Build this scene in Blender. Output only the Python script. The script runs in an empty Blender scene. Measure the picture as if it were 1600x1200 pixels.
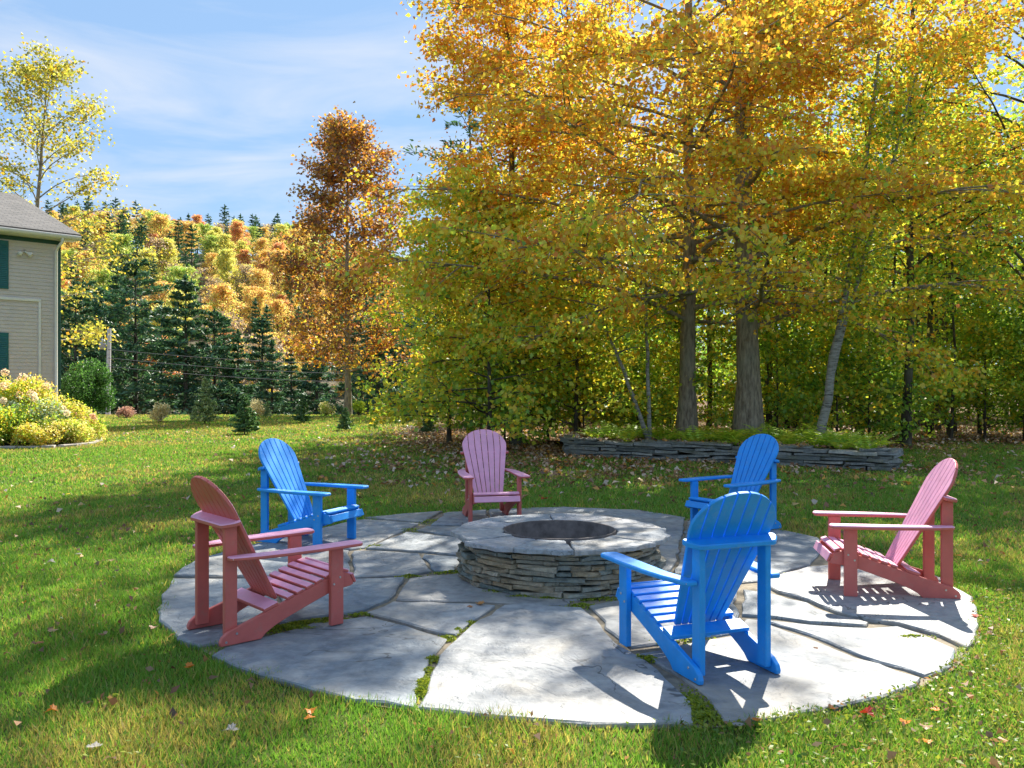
import bpy, bmesh, math
import numpy as np
from mathutils import Vector, Matrix

SC = bpy.context.scene
COL = SC.collection
R_ = math.radians

# ------------------------------------------------------------------ camera
F_PX, CAM_H, HOR = 1376.0, 1.585, 595.0          # focal length and horizon in pixels of a 1600 x 1200 frame
cam = bpy.data.cameras.new('Camera')
cam.sensor_width = 36.0
cam.lens = 36.0 * F_PX / 1600.0
cam.shift_y = (HOR - 600.0) / 1600.0
cam.clip_start = 0.05
cam.clip_end = 3000
cam_o = bpy.data.objects.new('Camera', cam)
cam_o.location = (0, 0, CAM_H)
cam_o.rotation_euler = (R_(90), 0, 0)
COL.objects.link(cam_o)
SC.camera = cam_o

# ------------------------------------------------------------------ sky, sun, exposure
SUN_AZ, SUN_EL = R_(22), R_(43)                   # azimuth to the right of the view direction (+Y)
SUN_DIR = np.array([math.sin(SUN_AZ) * math.cos(SUN_EL), math.cos(SUN_AZ) * math.cos(SUN_EL), math.sin(SUN_EL)])
world = bpy.data.worlds.new('World')
SC.world = world
world.use_nodes = True
wn, wl = world.node_tree.nodes, world.node_tree.links
wn.clear()
w_out = wn.new('ShaderNodeOutputWorld')
w_bg = wn.new('ShaderNodeBackground')
w_bg.inputs['Strength'].default_value = 0.083
w_sky = wn.new('ShaderNodeTexSky')
w_sky.sky_type = 'NISHITA'
w_sky.sun_disc = False
w_sky.sun_elevation = SUN_EL
w_sky.sun_rotation = SUN_AZ
w_sky.altitude = 300
w_sky.air_density = 1.0
w_sky.dust_density = 0.25
w_sky.ozone_density = 2.0
# thin high cloud, laid out on a flat layer overhead
w_tc = wn.new('ShaderNodeTexCoord')
w_sep = wn.new('ShaderNodeSeparateXYZ')
wl.new(w_tc.outputs['Generated'], w_sep.inputs[0])
def wmath(op, a, b=None):
    n = wn.new('ShaderNodeMath'); n.operation = op
    for i, v in enumerate((a, b)):
        if v is None: continue
        if isinstance(v, (int, float)): n.inputs[i].default_value = v
        else: wl.new(v, n.inputs[i])
    return n.outputs[0]
zz = wmath('ADD', wmath('MAXIMUM', w_sep.outputs['Z'], 0.0), 0.12)
w_cmb = wn.new('ShaderNodeCombineXYZ')
wl.new(wmath('DIVIDE', w_sep.outputs['X'], zz), w_cmb.inputs[0])
wl.new(wmath('DIVIDE', w_sep.outputs['Y'], zz), w_cmb.inputs[1])
w_map = wn.new('ShaderNodeMapping')
w_map.inputs['Location'].default_value = (3.3, 1.7, 0)
w_map.inputs['Rotation'].default_value = (0, 0, R_(-24))
w_map.inputs['Scale'].default_value = (0.55, 0.85, 1)
wl.new(w_cmb.outputs[0], w_map.inputs[0])
w_nz = wn.new('ShaderNodeTexNoise')
w_nz.inputs['Scale'].default_value = 2.3
w_nz.inputs['Detail'].default_value = 7
w_nz.inputs['Roughness'].default_value = 0.55
w_nz.inputs['Distortion'].default_value = 0.5
wl.new(w_map.outputs[0], w_nz.inputs['Vector'])
w_rmp = wn.new('ShaderNodeValToRGB')
w_rmp.color_ramp.elements[0].position = 0.45
w_rmp.color_ramp.elements[0].color = (0, 0, 0, 1)
w_rmp.color_ramp.elements[1].position = 0.74
w_rmp.color_ramp.elements[1].color = (0.75, 0.75, 0.75, 1)
wl.new(w_nz.outputs['Fac'], w_rmp.inputs['Fac'])
w_mix = wn.new('ShaderNodeMix')
w_mix.data_type = 'RGBA'
wl.new(w_rmp.outputs['Color'], w_mix.inputs[0])
# the photograph is a blended exposure: soften the sky's own contrast evenly over the whole dome
w_gam = wn.new('ShaderNodeGamma'); w_gam.inputs['Gamma'].default_value = 0.28
wl.new(w_sky.outputs['Color'], w_gam.inputs['Color'])
w_tint = wn.new('ShaderNodeMix'); w_tint.data_type = 'RGBA'; w_tint.blend_type = 'MULTIPLY'; w_tint.inputs[0].default_value = 1.0
wl.new(w_gam.outputs[0], w_tint.inputs[6]); w_tint.inputs[7].default_value = (0.83, 1.18, 1.63, 1)
wl.new(w_tint.outputs[2], w_mix.inputs[6])
w_mix.inputs[7].default_value = (2.6, 2.65, 2.8, 1)
wl.new(w_mix.outputs[2], w_bg.inputs['Color'])
wl.new(w_bg.outputs[0], w_out.inputs[0])

sun = bpy.data.lights.new('Sun', 'SUN')
sun.energy = 2.95
sun.angle = R_(0.5)
sun.color = (1.0, 0.94, 0.84)
sun_o = bpy.data.objects.new('Sun', sun)
sun_o.rotation_euler = Vector(SUN_DIR).to_track_quat('Z', 'Y').to_euler()
sun_o.location = (8, 20, 25)
COL.objects.link(sun_o)

SC.view_settings.view_transform = 'Standard'
SC.view_settings.look = 'None'
SC.view_settings.gamma = 1.0
SC.view_settings.use_curve_mapping = False
SC.view_settings.exposure = 2.12
SC.render.engine = 'CYCLES'
cy = SC.cycles
cy.max_bounces = 9
cy.diffuse_bounces = 7
cy.glossy_bounces = 2
cy.transmission_bounces = 6
cy.transparent_max_bounces = 4
cy.caustics_reflective = False
cy.caustics_refractive = False
cy.use_denoising = True
cy.denoising_input_passes = 'RGB_ALBEDO_NORMAL'

# ------------------------------------------------------------------ helpers
def at(px, py, z=0.0):
    """point of the place at height z that the photograph shows at a pixel below the horizon"""
    d = F_PX * (CAM_H - z) / (py - HOR)
    return np.array([(px - 800.0) / F_PX * d, d, z])
def atd(px, d):
    return (px - 800.0) / F_PX * d

ORD = ['first', 'second', 'third', 'fourth', 'fifth', 'sixth', 'seventh', 'eighth', 'ninth', 'tenth', 'eleventh', 'twelfth',
       'thirteenth', 'fourteenth', 'fifteenth', 'sixteenth', 'seventeenth', 'eighteenth', 'nineteenth', 'twentieth']
TENS = {2: 'twenty', 3: 'thirty', 4: 'forty', 5: 'fifty', 6: 'sixty', 7: 'seventy', 8: 'eighty', 9: 'ninety'}
def ordinal(i):                                   # 0-based
    n = i + 1
    if n <= 20: return ORD[n - 1]
    t, u = divmod(n, 10)
    if u == 0: return TENS[t][:-1] + 'ieth'
    return TENS[t] + '-' + ORD[u - 1]

def mk(name, V, F, mats=None, col=None, smooth=False, mi=None):
    me = bpy.data.meshes.new(name)
    V = np.asarray(V, dtype=np.float32)
    if isinstance(F, np.ndarray):
        n, k = F.shape
        me.vertices.add(len(V)); me.vertices.foreach_set('co', V.ravel())
        me.loops.add(n * k); me.loops.foreach_set('vertex_index', F.astype(np.int32).ravel())
        me.polygons.add(n); me.polygons.foreach_set('loop_start', np.arange(0, n * k, k, dtype=np.int32))
        me.update(calc_edges=True)
    else:
        me.from_pydata([tuple(map(float, v)) for v in V], [], [tuple(f) for f in F])
        me.update()
    if mats is not None:
        for m in (mats if isinstance(mats, (list, tuple)) else [mats]): me.materials.append(m)
    if mi is not None:
        me.polygons.foreach_set('material_index', np.asarray(mi, dtype=np.int32))
    if smooth:
        me.polygons.foreach_set('use_smooth', np.ones(len(me.polygons), dtype=bool))
    if col is not None:
        a = me.color_attributes.new('col', 'FLOAT_COLOR', 'POINT')
        c = np.ones((len(V), 4), dtype=np.float32); c[:, :3] = col
        a.data.foreach_set('color', c.ravel())
    return me

def obj(name, me, parent=None, loc=None, rz=None):
    o = bpy.data.objects.new(name, me)
    COL.objects.link(o)
    if parent is not None: o.parent = parent
    if loc is not None: o.location = tuple(float(x) for x in loc)
    if rz is not None: o.rotation_euler = (0, 0, float(rz))
    return o
def tag(o, label, cat, group=None):
    o['label'] = label; o['category'] = cat
    if group: o['group'] = group
    return o
def thing(name, label, cat, loc=(0, 0, 0), rz=0, group=None):
    return tag(obj(name, None, None, loc, rz), label, cat, group)
def struct(name, me):
    o = obj(name, me); o['kind'] = 'structure'; return o
def stuff(name, me, label, cat):
    o = obj(name, me); o['kind'] = 'stuff'
    return tag(o, label, cat)
def copy_tree(root, loc, rz, label, group, scale=1.0):
    r = root.copy(); COL.objects.link(r)
    r.location = tuple(float(x) for x in loc); r.rotation_euler = (0, 0, float(rz)); r.scale = (scale,) * 3
    r['label'] = label; r['group'] = group
    for ch in root.children:
        c = ch.copy(); COL.objects.link(c); c.parent = r
        for g in ch.children:
            d = g.copy(); COL.objects.link(d); d.parent = c
    return r

class Acc:
    """collects quads"""
    def __init__(s): s.V, s.F, s.C, s.n = [], [], [], 0
    def add(s, V, F, C=None):
        s.V.append(np.asarray(V, dtype=np.float32)); s.F.append(np.asarray(F) + s.n); s.n += len(V)
        if C is not None: s.C.append(np.asarray(C, dtype=np.float32))
    def mesh(s, name, mats, smooth=False):
        return mk(name, np.concatenate(s.V), np.concatenate(s.F), mats, np.concatenate(s.C) if s.C else None, smooth)

def tube(acc, P, Rr, k=6):
    P = np.asarray(P, dtype=float); Rr = np.asarray(Rr, dtype=float); n = len(P)
    T = np.gradient(P, axis=0); T /= np.linalg.norm(T, axis=1)[:, None] + 1e-9
    m = T.mean(axis=0)
    ref = np.array([1.0, 0, 0]) if abs(m[0]) < 0.6 * np.linalg.norm(m) else np.array([0, 1.0, 0.0])
    U = np.cross(T, ref); U /= np.linalg.norm(U, axis=1)[:, None] + 1e-9
    W = np.cross(T, U)
    a = np.linspace(0, 2 * math.pi, k, endpoint=False)
    V = P[:, None, :] + Rr[:, None, None] * (np.cos(a)[None, :, None] * U[:, None, :] + np.sin(a)[None, :, None] * W[:, None, :])
    i = np.arange(n - 1)[:, None]; j = np.arange(k)[None, :]; j2 = (j + 1) % k
    F = np.stack([i * k + j, i * k + j2, (i + 1) * k + j2, (i + 1) * k + j], axis=-1).reshape(-1, 4)
    acc.add(V.reshape(-1, 3), F)

def unit(v):
    return v / (np.linalg.norm(v, axis=-1, keepdims=True) + 1e-9)

def leaves_np(rng, C, L, W, up=0.6, dirs=None, fold=0.18):
    """one folded leaf (a bent quad) at each centre"""
    n = len(C)
    N = unit(rng.normal(size=(n, 3)) + np.array([0, 0, up]))
    A = rng.normal(size=(n, 3)) if dirs is None else dirs + rng.normal(size=(n, 3)) * 0.35
    A = unit(A - (A * N).sum(1)[:, None] * N)
    B = np.cross(N, A)
    L = np.broadcast_to(L, (n,))[:, None]; W = np.broadcast_to(W, (n,))[:, None]
    V = np.stack([C - A * L * 0.5, C + B * W * 0.5 + N * W * fold - A * L * 0.08, C + A * L * 0.5 - N * L * 0.08,
                  C - B * W * 0.5 + N * W * fold - A * L * 0.08], axis=1).reshape(-1, 3)
    F = np.arange(4 * n).reshape(n, 4)
    return V, F

class Waves:
    """smooth random field used for patches of colour and for gaps"""
    def __init__(s, seed, scale, n=14):
        r = np.random.default_rng(seed)
        s.k = r.normal(size=(n, 3)) * (2 * math.pi / scale) * r.uniform(0.5, 1.5, (n, 1)); s.p = r.uniform(0, 6.28, n)
        s.n = n
    def __call__(s, P):
        return np.sin(P @ s.k.T + s.p).sum(1) / math.sqrt(s.n / 2)

def in_poly(P, x, y):
    P = np.asarray(P); res = np.zeros(len(x), dtype=bool)
    j = len(P) - 1
    for i in range(len(P)):
        c = ((P[i, 1] > y) != (P[j, 1] > y)) & (x < (P[j, 0] - P[i, 0]) * (y - P[i, 1]) / (P[j, 1] - P[i, 1] + 1e-12) + P[i, 0])
        res ^= c; j = i
    return res

# ------------------------------------------------------------------ materials
def mat(name):
    m = bpy.data.materials.new(name); m.use_nodes = True
    nt = m.node_tree; nt.nodes.clear()
    out = nt.nodes.new('ShaderNodeOutputMaterial')
    return m, nt, out
def node(nt, t, **kw):
    n = nt.nodes.new(t)
    for k, v in kw.items():
        if k in n.inputs: n.inputs[k].default_value = v
        else: setattr(n, k, v)
    return n
def ramp(nt, src, stops):
    r = nt.nodes.new('ShaderNodeValToRGB')
    e = r.color_ramp.elements
    while len(e) < len(stops): e.new(0.5)
    for i, (p, c) in enumerate(stops):
        e[i].position = p; e[i].color = (*c, 1) if len(c) == 3 else c
    nt.links.new(src, r.inputs['Fac'])
    return r.outputs['Color']
def mixc(nt, fac, a, b, blend='MIX'):
    n = nt.nodes.new('ShaderNodeMix'); n.data_type = 'RGBA'; n.blend_type = blend
    for i, v in ((0, fac), (6, a), (7, b)):
        if isinstance(v, (int, float)): n.inputs[i].default_value = v
        elif isinstance(v, tuple): n.inputs[i].default_value = (*v, 1)
        else: nt.links.new(v, n.inputs[i])
    return n.outputs[2]
def noise(nt, vec, scale, detail=4, rough=0.5, dist=0.0):
    n = node(nt, 'ShaderNodeTexNoise', Scale=scale, Detail=detail, Roughness=rough, Distortion=dist)
    if vec is not None: nt.links.new(vec, n.inputs['Vector'])
    return n.outputs['Fac']
def coords(nt, scale=(1, 1, 1), rot=(0, 0, 0), kind='Object'):
    t = nt.nodes.new('ShaderNodeTexCoord'); mp = nt.nodes.new('ShaderNodeMapping')
    mp.inputs['Scale'].default_value = scale; mp.inputs['Rotation'].default_value = rot
    nt.links.new(t.outputs[kind], mp.inputs[0]); return mp.outputs[0]
def bump(nt, h, strength, dist=0.02):
    b = node(nt, 'ShaderNodeBump', Strength=strength, Distance=dist)
    nt.links.new(h, b.inputs['Height']); return b.outputs['Normal']
def principled(nt, out, col, rough=0.6, normal=None, metallic=0.0, spec=0.5):
    p = nt.nodes.new('ShaderNodeBsdfPrincipled')
    for k, v in (('Base Color', col), ('Roughness', rough)):
        if isinstance(v, tuple): p.inputs[k].default_value = (*v, 1)
        elif isinstance(v, (int, float)): p.inputs[k].default_value = v
        else: nt.links.new(v, p.inputs[k])
    p.inputs['Metallic'].default_value = metallic
    p.inputs['Specular IOR Level'].default_value = spec
    if normal is not None: nt.links.new(normal, p.inputs['Normal'])
    nt.links.new(p.outputs[0], out.inputs[0]); return p

def leaf_mat(name, trans=0.5, gloss=0.05, tgain=1.25, dgain=1.0):
    m, nt, out = mat(name)
    a = nt.nodes.new('ShaderNodeAttribute'); a.attribute_name = 'col'
    d = nt.nodes.new('ShaderNodeBsdfDiffuse'); t = nt.nodes.new('ShaderNodeBsdfTranslucent')
    nt.links.new(mixc(nt, 1.0, a.outputs['Color'], (dgain, dgain, dgain), 'MULTIPLY'), d.inputs['Color'])
    g = mixc(nt, 1.0, a.outputs['Color'], (tgain, tgain, tgain * 0.8), 'MULTIPLY')
    nt.links.new(g, t.inputs['Color'])
    mx = node(nt, 'ShaderNodeMixShader'); mx.inputs[0].default_value = trans
    nt.links.new(d.outputs[0], mx.inputs[1]); nt.links.new(t.outputs[0], mx.inputs[2])
    gl = node(nt, 'ShaderNodeBsdfGlossy', Roughness=0.45)
    m2 = node(nt, 'ShaderNodeMixShader'); m2.inputs[0].default_value = gloss
    nt.links.new(mx.outputs[0], m2.inputs[1]); nt.links.new(gl.outputs[0], m2.inputs[2])
    nt.links.new(m2.outputs[0], out.inputs[0])
    return m
M = {}
M['leaf'] = leaf_mat('autumn_leaf', 0.52, 0.04, 1.5, 1.4)
M['needle'] = leaf_mat('conifer_needle', 0.3, 0.05, 1.4, 1.4)
M['grass'] = leaf_mat('grass_blade', 0.45, 0.03, 1.5, 1.5)
M['litter'] = leaf_mat('dry_leaf', 0.25, 0.04, 1.3, 1.2)

def bark(name, a, b, scale=(6, 6, 1.4), strength=0.8):
    m, nt, out = mat(name)
    v = coords(nt, scale)
    n1 = noise(nt, v, 3.0, 6, 0.65)
    n2 = noise(nt, coords(nt), 1.3, 3)
    c = ramp(nt, n1, [(0.3, a), (0.7, b)])
    c = mixc(nt, ramp(nt, n2, [(0.45, (0, 0, 0)), (0.7, (0.5, 0.5, 0.5))]), c, (0.30, 0.31, 0.24))
    principled(nt, out, c, 0.9, bump(nt, n1, strength, 0.03), spec=0.2)
    return m
M['bark'] = bark('maple_bark', (0.10, 0.08, 0.06), (0.42, 0.36, 0.27))
M['bark_dark'] = bark('dark_bark', (0.025, 0.02, 0.016), (0.10, 0.08, 0.06))
def birch_mat():
    m, nt, out = mat('birch_bark')
    n1 = noise(nt, coords(nt, (3, 3, 16)), 2.2, 5, 0.6)
    n2 = noise(nt, coords(nt, (2, 2, 5)), 2.0, 4)
    c = ramp(nt, n1, [(0.36, (0.06, 0.05, 0.045)), (0.46, (0.26, 0.25, 0.22)), (0.75, (0.42, 0.41, 0.38))])
    c = mixc(nt, ramp(nt, n2, [(0.5, (0, 0, 0)), (0.7, (0.7, 0.7, 0.7))]), c, (0.22, 0.20, 0.16))
    principled(nt, out, c, 0.75, bump(nt, n1, 0.4, 0.01), spec=0.2)
    return m
M['birch'] = birch_mat()

def slate(name, stops, stain, rough=0.62, scale=1.0, bstr=0.5):
    m, nt, out = mat(name)
    oi = nt.nodes.new('ShaderNodeObjectInfo')
    v = coords(nt)
    add = nt.nodes.new('ShaderNodeVectorMath'); add.operation = 'ADD'
    sc = nt.nodes.new('ShaderNodeVectorMath'); sc.operation = 'SCALE'; sc.inputs[3].default_value = 37.0
    cx = nt.nodes.new('ShaderNodeCombineXYZ')
    for i in range(3): nt.links.new(oi.outputs['Random'], cx.inputs[i])
    nt.links.new(cx.outputs[0], sc.inputs[0]); nt.links.new(v, add.inputs[0]); nt.links.new(sc.outputs[0], add.inputs[1])
    vec = add.outputs[0]
    c = ramp(nt, oi.outputs['Random'], stops)
    n1 = noise(nt, vec, 2.2 * scale, 6, 0.6, 0.6)
    n2 = noise(nt, vec, 14 * scale, 5, 0.6)
    n3 = noise(nt, vec, 1.1 * scale, 3, 0.5, 1.0)
    c = mixc(nt, 1.0, c, ramp(nt, n2, [(0.3, (0.78, 0.78, 0.78)), (0.7, (1.16, 1.16, 1.16))]), 'MULTIPLY')
    c = mixc(nt, ramp(nt, n3, [(0.5, (0, 0, 0)), (0.72, (0.6, 0.6, 0.6))]), c, stain)
    c = mixc(nt, ramp(nt, n1, [(0.28, (0.75, 0.75, 0.75)), (0.40, (0, 0, 0))]), c, (0.10, 0.11, 0.115))
    n4 = noise(nt, vec, 0.9 * scale, 4, 0.55, 2.2)
    crack = ramp(nt, n4, [(0.492, (0, 0, 0)), (0.498, (1, 1, 1)), (0.503, (1, 1, 1)), (0.509, (0, 0, 0))])
    crack = mixc(nt, 1.0, crack, ramp(nt, noise(nt, vec, 0.7 * scale, 2), [(0.50, (0, 0, 0)), (0.58, (0.8, 0.8, 0.8))]), 'MULTIPLY')
    c = mixc(nt, crack, c, (0.06, 0.06, 0.055))
    c = mixc(nt, 1.0, c, ramp(nt, noise(nt, vec, 4.5 * scale, 5, 0.65, 0.8), [(0.32, (0.70, 0.73, 0.76)), (0.5, (1.0, 1.0, 1.0)), (0.68, (1.22, 1.19, 1.14))]), 'MULTIPLY')
    # cleft layers: broad steps in height plus grain
    st = ramp(nt, n1, [(0.35, (0, 0, 0)), (0.42, (0.3, 0.3, 0.3)), (0.50, (0.32, 0.32, 0.32)), (0.55, (0.6, 0.6, 0.6)), (0.63, (0.62, 0.62, 0.62)), (0.68, (1, 1, 1))])
    h = mixc(nt, 0.35, st, n2)
    principled(nt, out, c, rough, bump(nt, h, bstr, 0.03), spec=0.4)
    return m
M['flag'] = slate('flagstone', [(0.0, (0.175, 0.215, 0.245)), (0.3, (0.27, 0.295, 0.31)), (0.55, (0.215, 0.245, 0.265)), (0.8, (0.31, 0.30, 0.28)), (1.0, (0.33, 0.345, 0.35))], (0.38, 0.33, 0.255), bstr=0.8)
M['cap'] = slate('capstone', [(0.0, (0.30, 0.33, 0.35)), (0.5, (0.38, 0.38, 0.37)), (1.0, (0.35, 0.36, 0.38))], (0.40, 0.32, 0.22), scale=2.5)
M['stack'] = slate('stacked_slate', [(0.0, (0.15, 0.18, 0.16)), (0.25, (0.25, 0.27, 0.23)), (0.5, (0.34, 0.27, 0.17)), (0.75, (0.22, 0.25, 0.23)), (1.0, (0.40, 0.36, 0.27))], (0.28, 0.19, 0.09), scale=4, rough=0.7)
M['wallstone'] = slate('dark_slate', [(0.0, (0.15, 0.165, 0.155)), (0.4, (0.27, 0.275, 0.255)), (0.7, (0.20, 0.215, 0.21)), (1.0, (0.40, 0.395, 0.35))], (0.17, 0.17, 0.10), scale=2.0, rough=0.75)

def simple(name, col, rough=0.6, var=0.15, scale=12, bstr=0.0, metallic=0.0, spec=0.4):
    m, nt, out = mat(name)
    n1 = noise(nt, coords(nt), scale, 5, 0.6)
    c = mixc(nt, 1.0, col, ramp(nt, n1, [(0.3, (1 - var,) * 3), (0.7, (1 + var,) * 3)]), 'MULTIPLY')
    principled(nt, out, c, rough, bump(nt, n1, bstr, 0.01) if bstr else None, metallic, spec)
    return m
def paint(name, col, dirt=(0.3, 0.27, 0.2), dmax=0.35, rough=0.46):
    """painted board: faint mottling, scuffs and grime low down where boards stand on the stone"""
    m, nt, out = mat(name)
    v = coords(nt)
    n1 = noise(nt, v, 9, 6, 0.65); n2 = noise(nt, v, 60, 3, 0.6)
    c = mixc(nt, 1.0, col, ramp(nt, n1, [(0.3, (0.9, 0.9, 0.9)), (0.7, (1.1, 1.1, 1.1))]), 'MULTIPLY')
    c = mixc(nt, ramp(nt, noise(nt, v, 17, 6, 0.75), [(0.54, (0, 0, 0)), (0.72, (dmax,) * 3)]), c, dirt)
    r = ramp(nt, n1, [(0.3, (rough - 0.06,) * 3), (0.7, (rough + 0.12,) * 3)])
    principled(nt, out, c, r, bump(nt, n2, 0.06, 0.002), spec=0.45)
    return m
M['blue'] = paint('blue_board', (0.012, 0.29, 0.80), (0.30, 0.45, 0.62), 0.22)
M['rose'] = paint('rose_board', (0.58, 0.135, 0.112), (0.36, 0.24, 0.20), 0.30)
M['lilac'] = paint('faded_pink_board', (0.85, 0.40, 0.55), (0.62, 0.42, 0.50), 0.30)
M['steel'] = simple('bolt_steel', (0.55, 0.55, 0.55), 0.35, 0.1, 30, 0, 0.9)
M['rust'] = simple('rusty_steel', (0.12, 0.10, 0.09), 0.7, 0.5, 10, 0.3, 0.2)
M['ash'] = simple('ash', (0.20, 0.185, 0.17), 0.95, 0.6, 16, 0.6)
M['sand'] = simple('joint_sand', (0.24, 0.20, 0.14), 0.95, 0.35, 18, 0.8)
M['siding'] = simple('taupe_siding', (0.60, 0.54, 0.49), 0.6, 0.05, 3)
M['white'] = simple('white_trim', (0.75, 0.73, 0.68), 0.5, 0.06, 5)
M['teal'] = simple('teal_paint', (0.015, 0.13, 0.13), 0.45, 0.08, 6)
M['green_trim'] = simple('dark_green_trim', (0.02, 0.075, 0.06), 0.5, 0.08, 6)
M['glass'] = simple('window_glass', (0.03, 0.04, 0.05), 0.08, 0.02, 2, 0, 0, 0.8)
M['pole'] = simple('weathered_pole', (0.62, 0.61, 0.59), 0.85, 0.2, 8, 0.3)
M['grey_metal'] = simple('grey_metal', (0.45, 0.47, 0.48), 0.45, 0.1, 8, 0, 0.3)
M['wire'] = simple('wire', (0.10, 0.11, 0.12), 0.6, 0.05, 4)
M['mulch'] = simple('mulch', (0.10, 0.065, 0.04), 0.95, 0.5, 12, 0.8)
M['edging'] = simple('edging_stone', (0.42, 0.38, 0.33), 0.9, 0.2, 9, 0.5)
def shingle_mat():
    m, nt, out = mat('asphalt_shingle')
    b = node(nt, 'ShaderNodeTexBrick', Scale=1.0)
    b.inputs['Color1'].default_value = (0.13, 0.125, 0.12, 1); b.inputs['Color2'].default_value = (0.19, 0.18, 0.17, 1)
    b.inputs['Mortar'].default_value = (0.07, 0.07, 0.07, 1); b.inputs['Mortar Size'].default_value = 0.012
    b.inputs['Brick Width'].default_value = 0.33; b.inputs['Row Height'].default_value = 0.14
    nt.links.new(coords(nt, (1, 1, 1), kind='UV'), b.inputs['Vector'])
    principled(nt, out, b.outputs['Color'], 0.9, bump(nt, b.outputs['Fac'], 0.5, 0.01), spec=0.2)
    return m
M['shingle'] = shingle_mat()
def ground_mat():
    m, nt, out = mat('lawn_soil')
    g = nt.nodes.new('ShaderNodeNewGeometry')
    n1 = noise(nt, g.outputs['Position'], 0.35, 5, 0.6); n2 = noise(nt, g.outputs['Position'], 9, 6, 0.7)
    a = nt.nodes.new('ShaderNodeAttribute'); a.attribute_name = 'col'          # r: how much leaf mould, g: dry
    grass = ramp(nt, n1, [(0.35, (0.065, 0.105, 0.022)), (0.65, (0.12, 0.13, 0.035))])
    mould = ramp(nt, n2, [(0.3, (0.06, 0.038, 0.02)), (0.7, (0.22, 0.13, 0.065))])
    sp = nt.nodes.new('ShaderNodeSeparateColor'); nt.links.new(a.outputs['Color'], sp.inputs[0])
    c = mixc(nt, sp.outputs['Red'], grass, mould)
    c = mixc(nt, 1.0, c, ramp(nt, n2, [(0.25, (0.6, 0.6, 0.6)), (0.75, (1.3, 1.3, 1.3))]), 'MULTIPLY')
    principled(nt, out, c, 0.95, bump(nt, n2, 0.7, 0.05), spec=0.1)
    return m
M['ground'] = ground_mat()

# ------------------------------------------------------------------ ground
def sstep(a, b, x):
    t = np.clip((np.asarray(x, dtype=float) - a) / (b - a), 0, 1); return t * t * (3 - 2 * t)
WV_G = Waves(5, 6.0); WV_G2 = Waves(6, 1.6)
def gz(x, y):
    x = np.asarray(x, dtype=float); y = np.asarray(y, dtype=float)
    left = 1 - sstep(-3, 3, x)
    return -sstep(40, 56, y) * 2.0 * left - 0.0 * y
def woods(x, y):
    """1 under the trees of the wood, 0 on open lawn"""
    P = np.stack([x, y, 0 * x], 1)
    w = WV_G(P) * 0.5 + WV_G2(P) * 0.3
    yb = np.where(x < 1.0, 19.5 + (1.0 - x) * 0.55, np.where(x < 8, 19.5, 19.5 + np.minimum((x - 8) * 0.7, 2.5)))
    m = sstep(-1.2, 1.2, y - yb + w)
    m *= sstep(-4.2, -2.2, x + w * 0.6 - (y - 20) * -0.03)
    return m
def litter_density(x, y):
    """dry leaves lying on the lawn in front of the stone wall"""
    P = np.stack([x, y, 0 * x], 1)
    w = 0.5 + 0.5 * np.tanh(WV_G2(P) * 0.9 + WV_G(P) * 0.6)
    a = np.exp(-((y - 16.6) / 2.6) ** 2 - ((x - 1.6) / 3.6) ** 2) * 1.0
    a += np.exp(-((y - (18.4 - 0.42 * (x - 1.5))) / 1.1) ** 2) * ((x > 0.5) & (x < 8)) * 0.8
    a += np.exp(-((y - 19.5) / 2.5) ** 2 - ((x + 0.6) / 2.5) ** 2) * 0.9
    a += 0.16 * sstep(-6, -1, x) * sstep(10.5, 14, y) * sstep(30, 22, y)
    return a * (0.25 + 0.75 * w)
gx = np.unique(np.concatenate([np.linspace(-700, -40, 12), np.arange(-40, 40.1, 0.8), np.linspace(40, 700, 12)]))
gy = np.unique(np.concatenate([[-60, -30, -10], np.arange(-4, 70.1, 0.8), np.linspace(70, 900, 20)]))
GX, GY = np.meshgrid(gx, gy)
xx, yy = GX.ravel(), GY.ravel()
zzz = gz(xx, yy)
ii = np.arange(len(gy) - 1)[:, None]; jj = np.arange(len(gx) - 1)[None, :]; nx_ = len(gx)
Fg = np.stack([ii * nx_ + jj, ii * nx_ + jj + 1, (ii + 1) * nx_ + jj + 1, (ii + 1) * nx_ + jj], -1).reshape(-1, 4)
mould = np.clip(woods(xx, yy) * (yy < 75) + litter_density(xx, yy) * 0.55, 0, 1)
mould = np.maximum(mould, sstep(41, 46, yy))
struct('lawn', mk('lawn', np.stack([xx, yy, zzz], 1), Fg, M['ground'], np.stack([mould, 0 * mould, 0 * mould], 1), True))

# the wooded hill across the road
def hz(x, y):
    ridge = 34.0 - 0.10 * np.maximum(x + 95, 0) - 0.12 * np.maximum(x + 55, 0) + 0.7 * np.sin(x * 0.09)
    return -3.0 + (ridge + 3.0) * sstep(70, 215, y) ** 1.0 - 8 * sstep(215, 330, y)
hx = np.linspace(-260, 120, 48); hy = np.linspace(64, 330, 40)
HX, HY = np.meshgrid(hx, hy)
ii = np.arange(39)[:, None]; jj = np.arange(47)[None, :]
Fh = np.stack([ii * 48 + jj, ii * 48 + jj + 1, (ii + 1) * 48 + jj + 1, (ii + 1) * 48 + jj], -1).reshape(-1, 4)
struct('hillside', mk('hillside', np.stack([HX.ravel(), HY.ravel(), hz(HX.ravel(), HY.ravel())], 1), Fh, simple('forest_floor', (0.09, 0.075, 0.04), 0.95, 0.4, 0.3), None, True))

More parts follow.
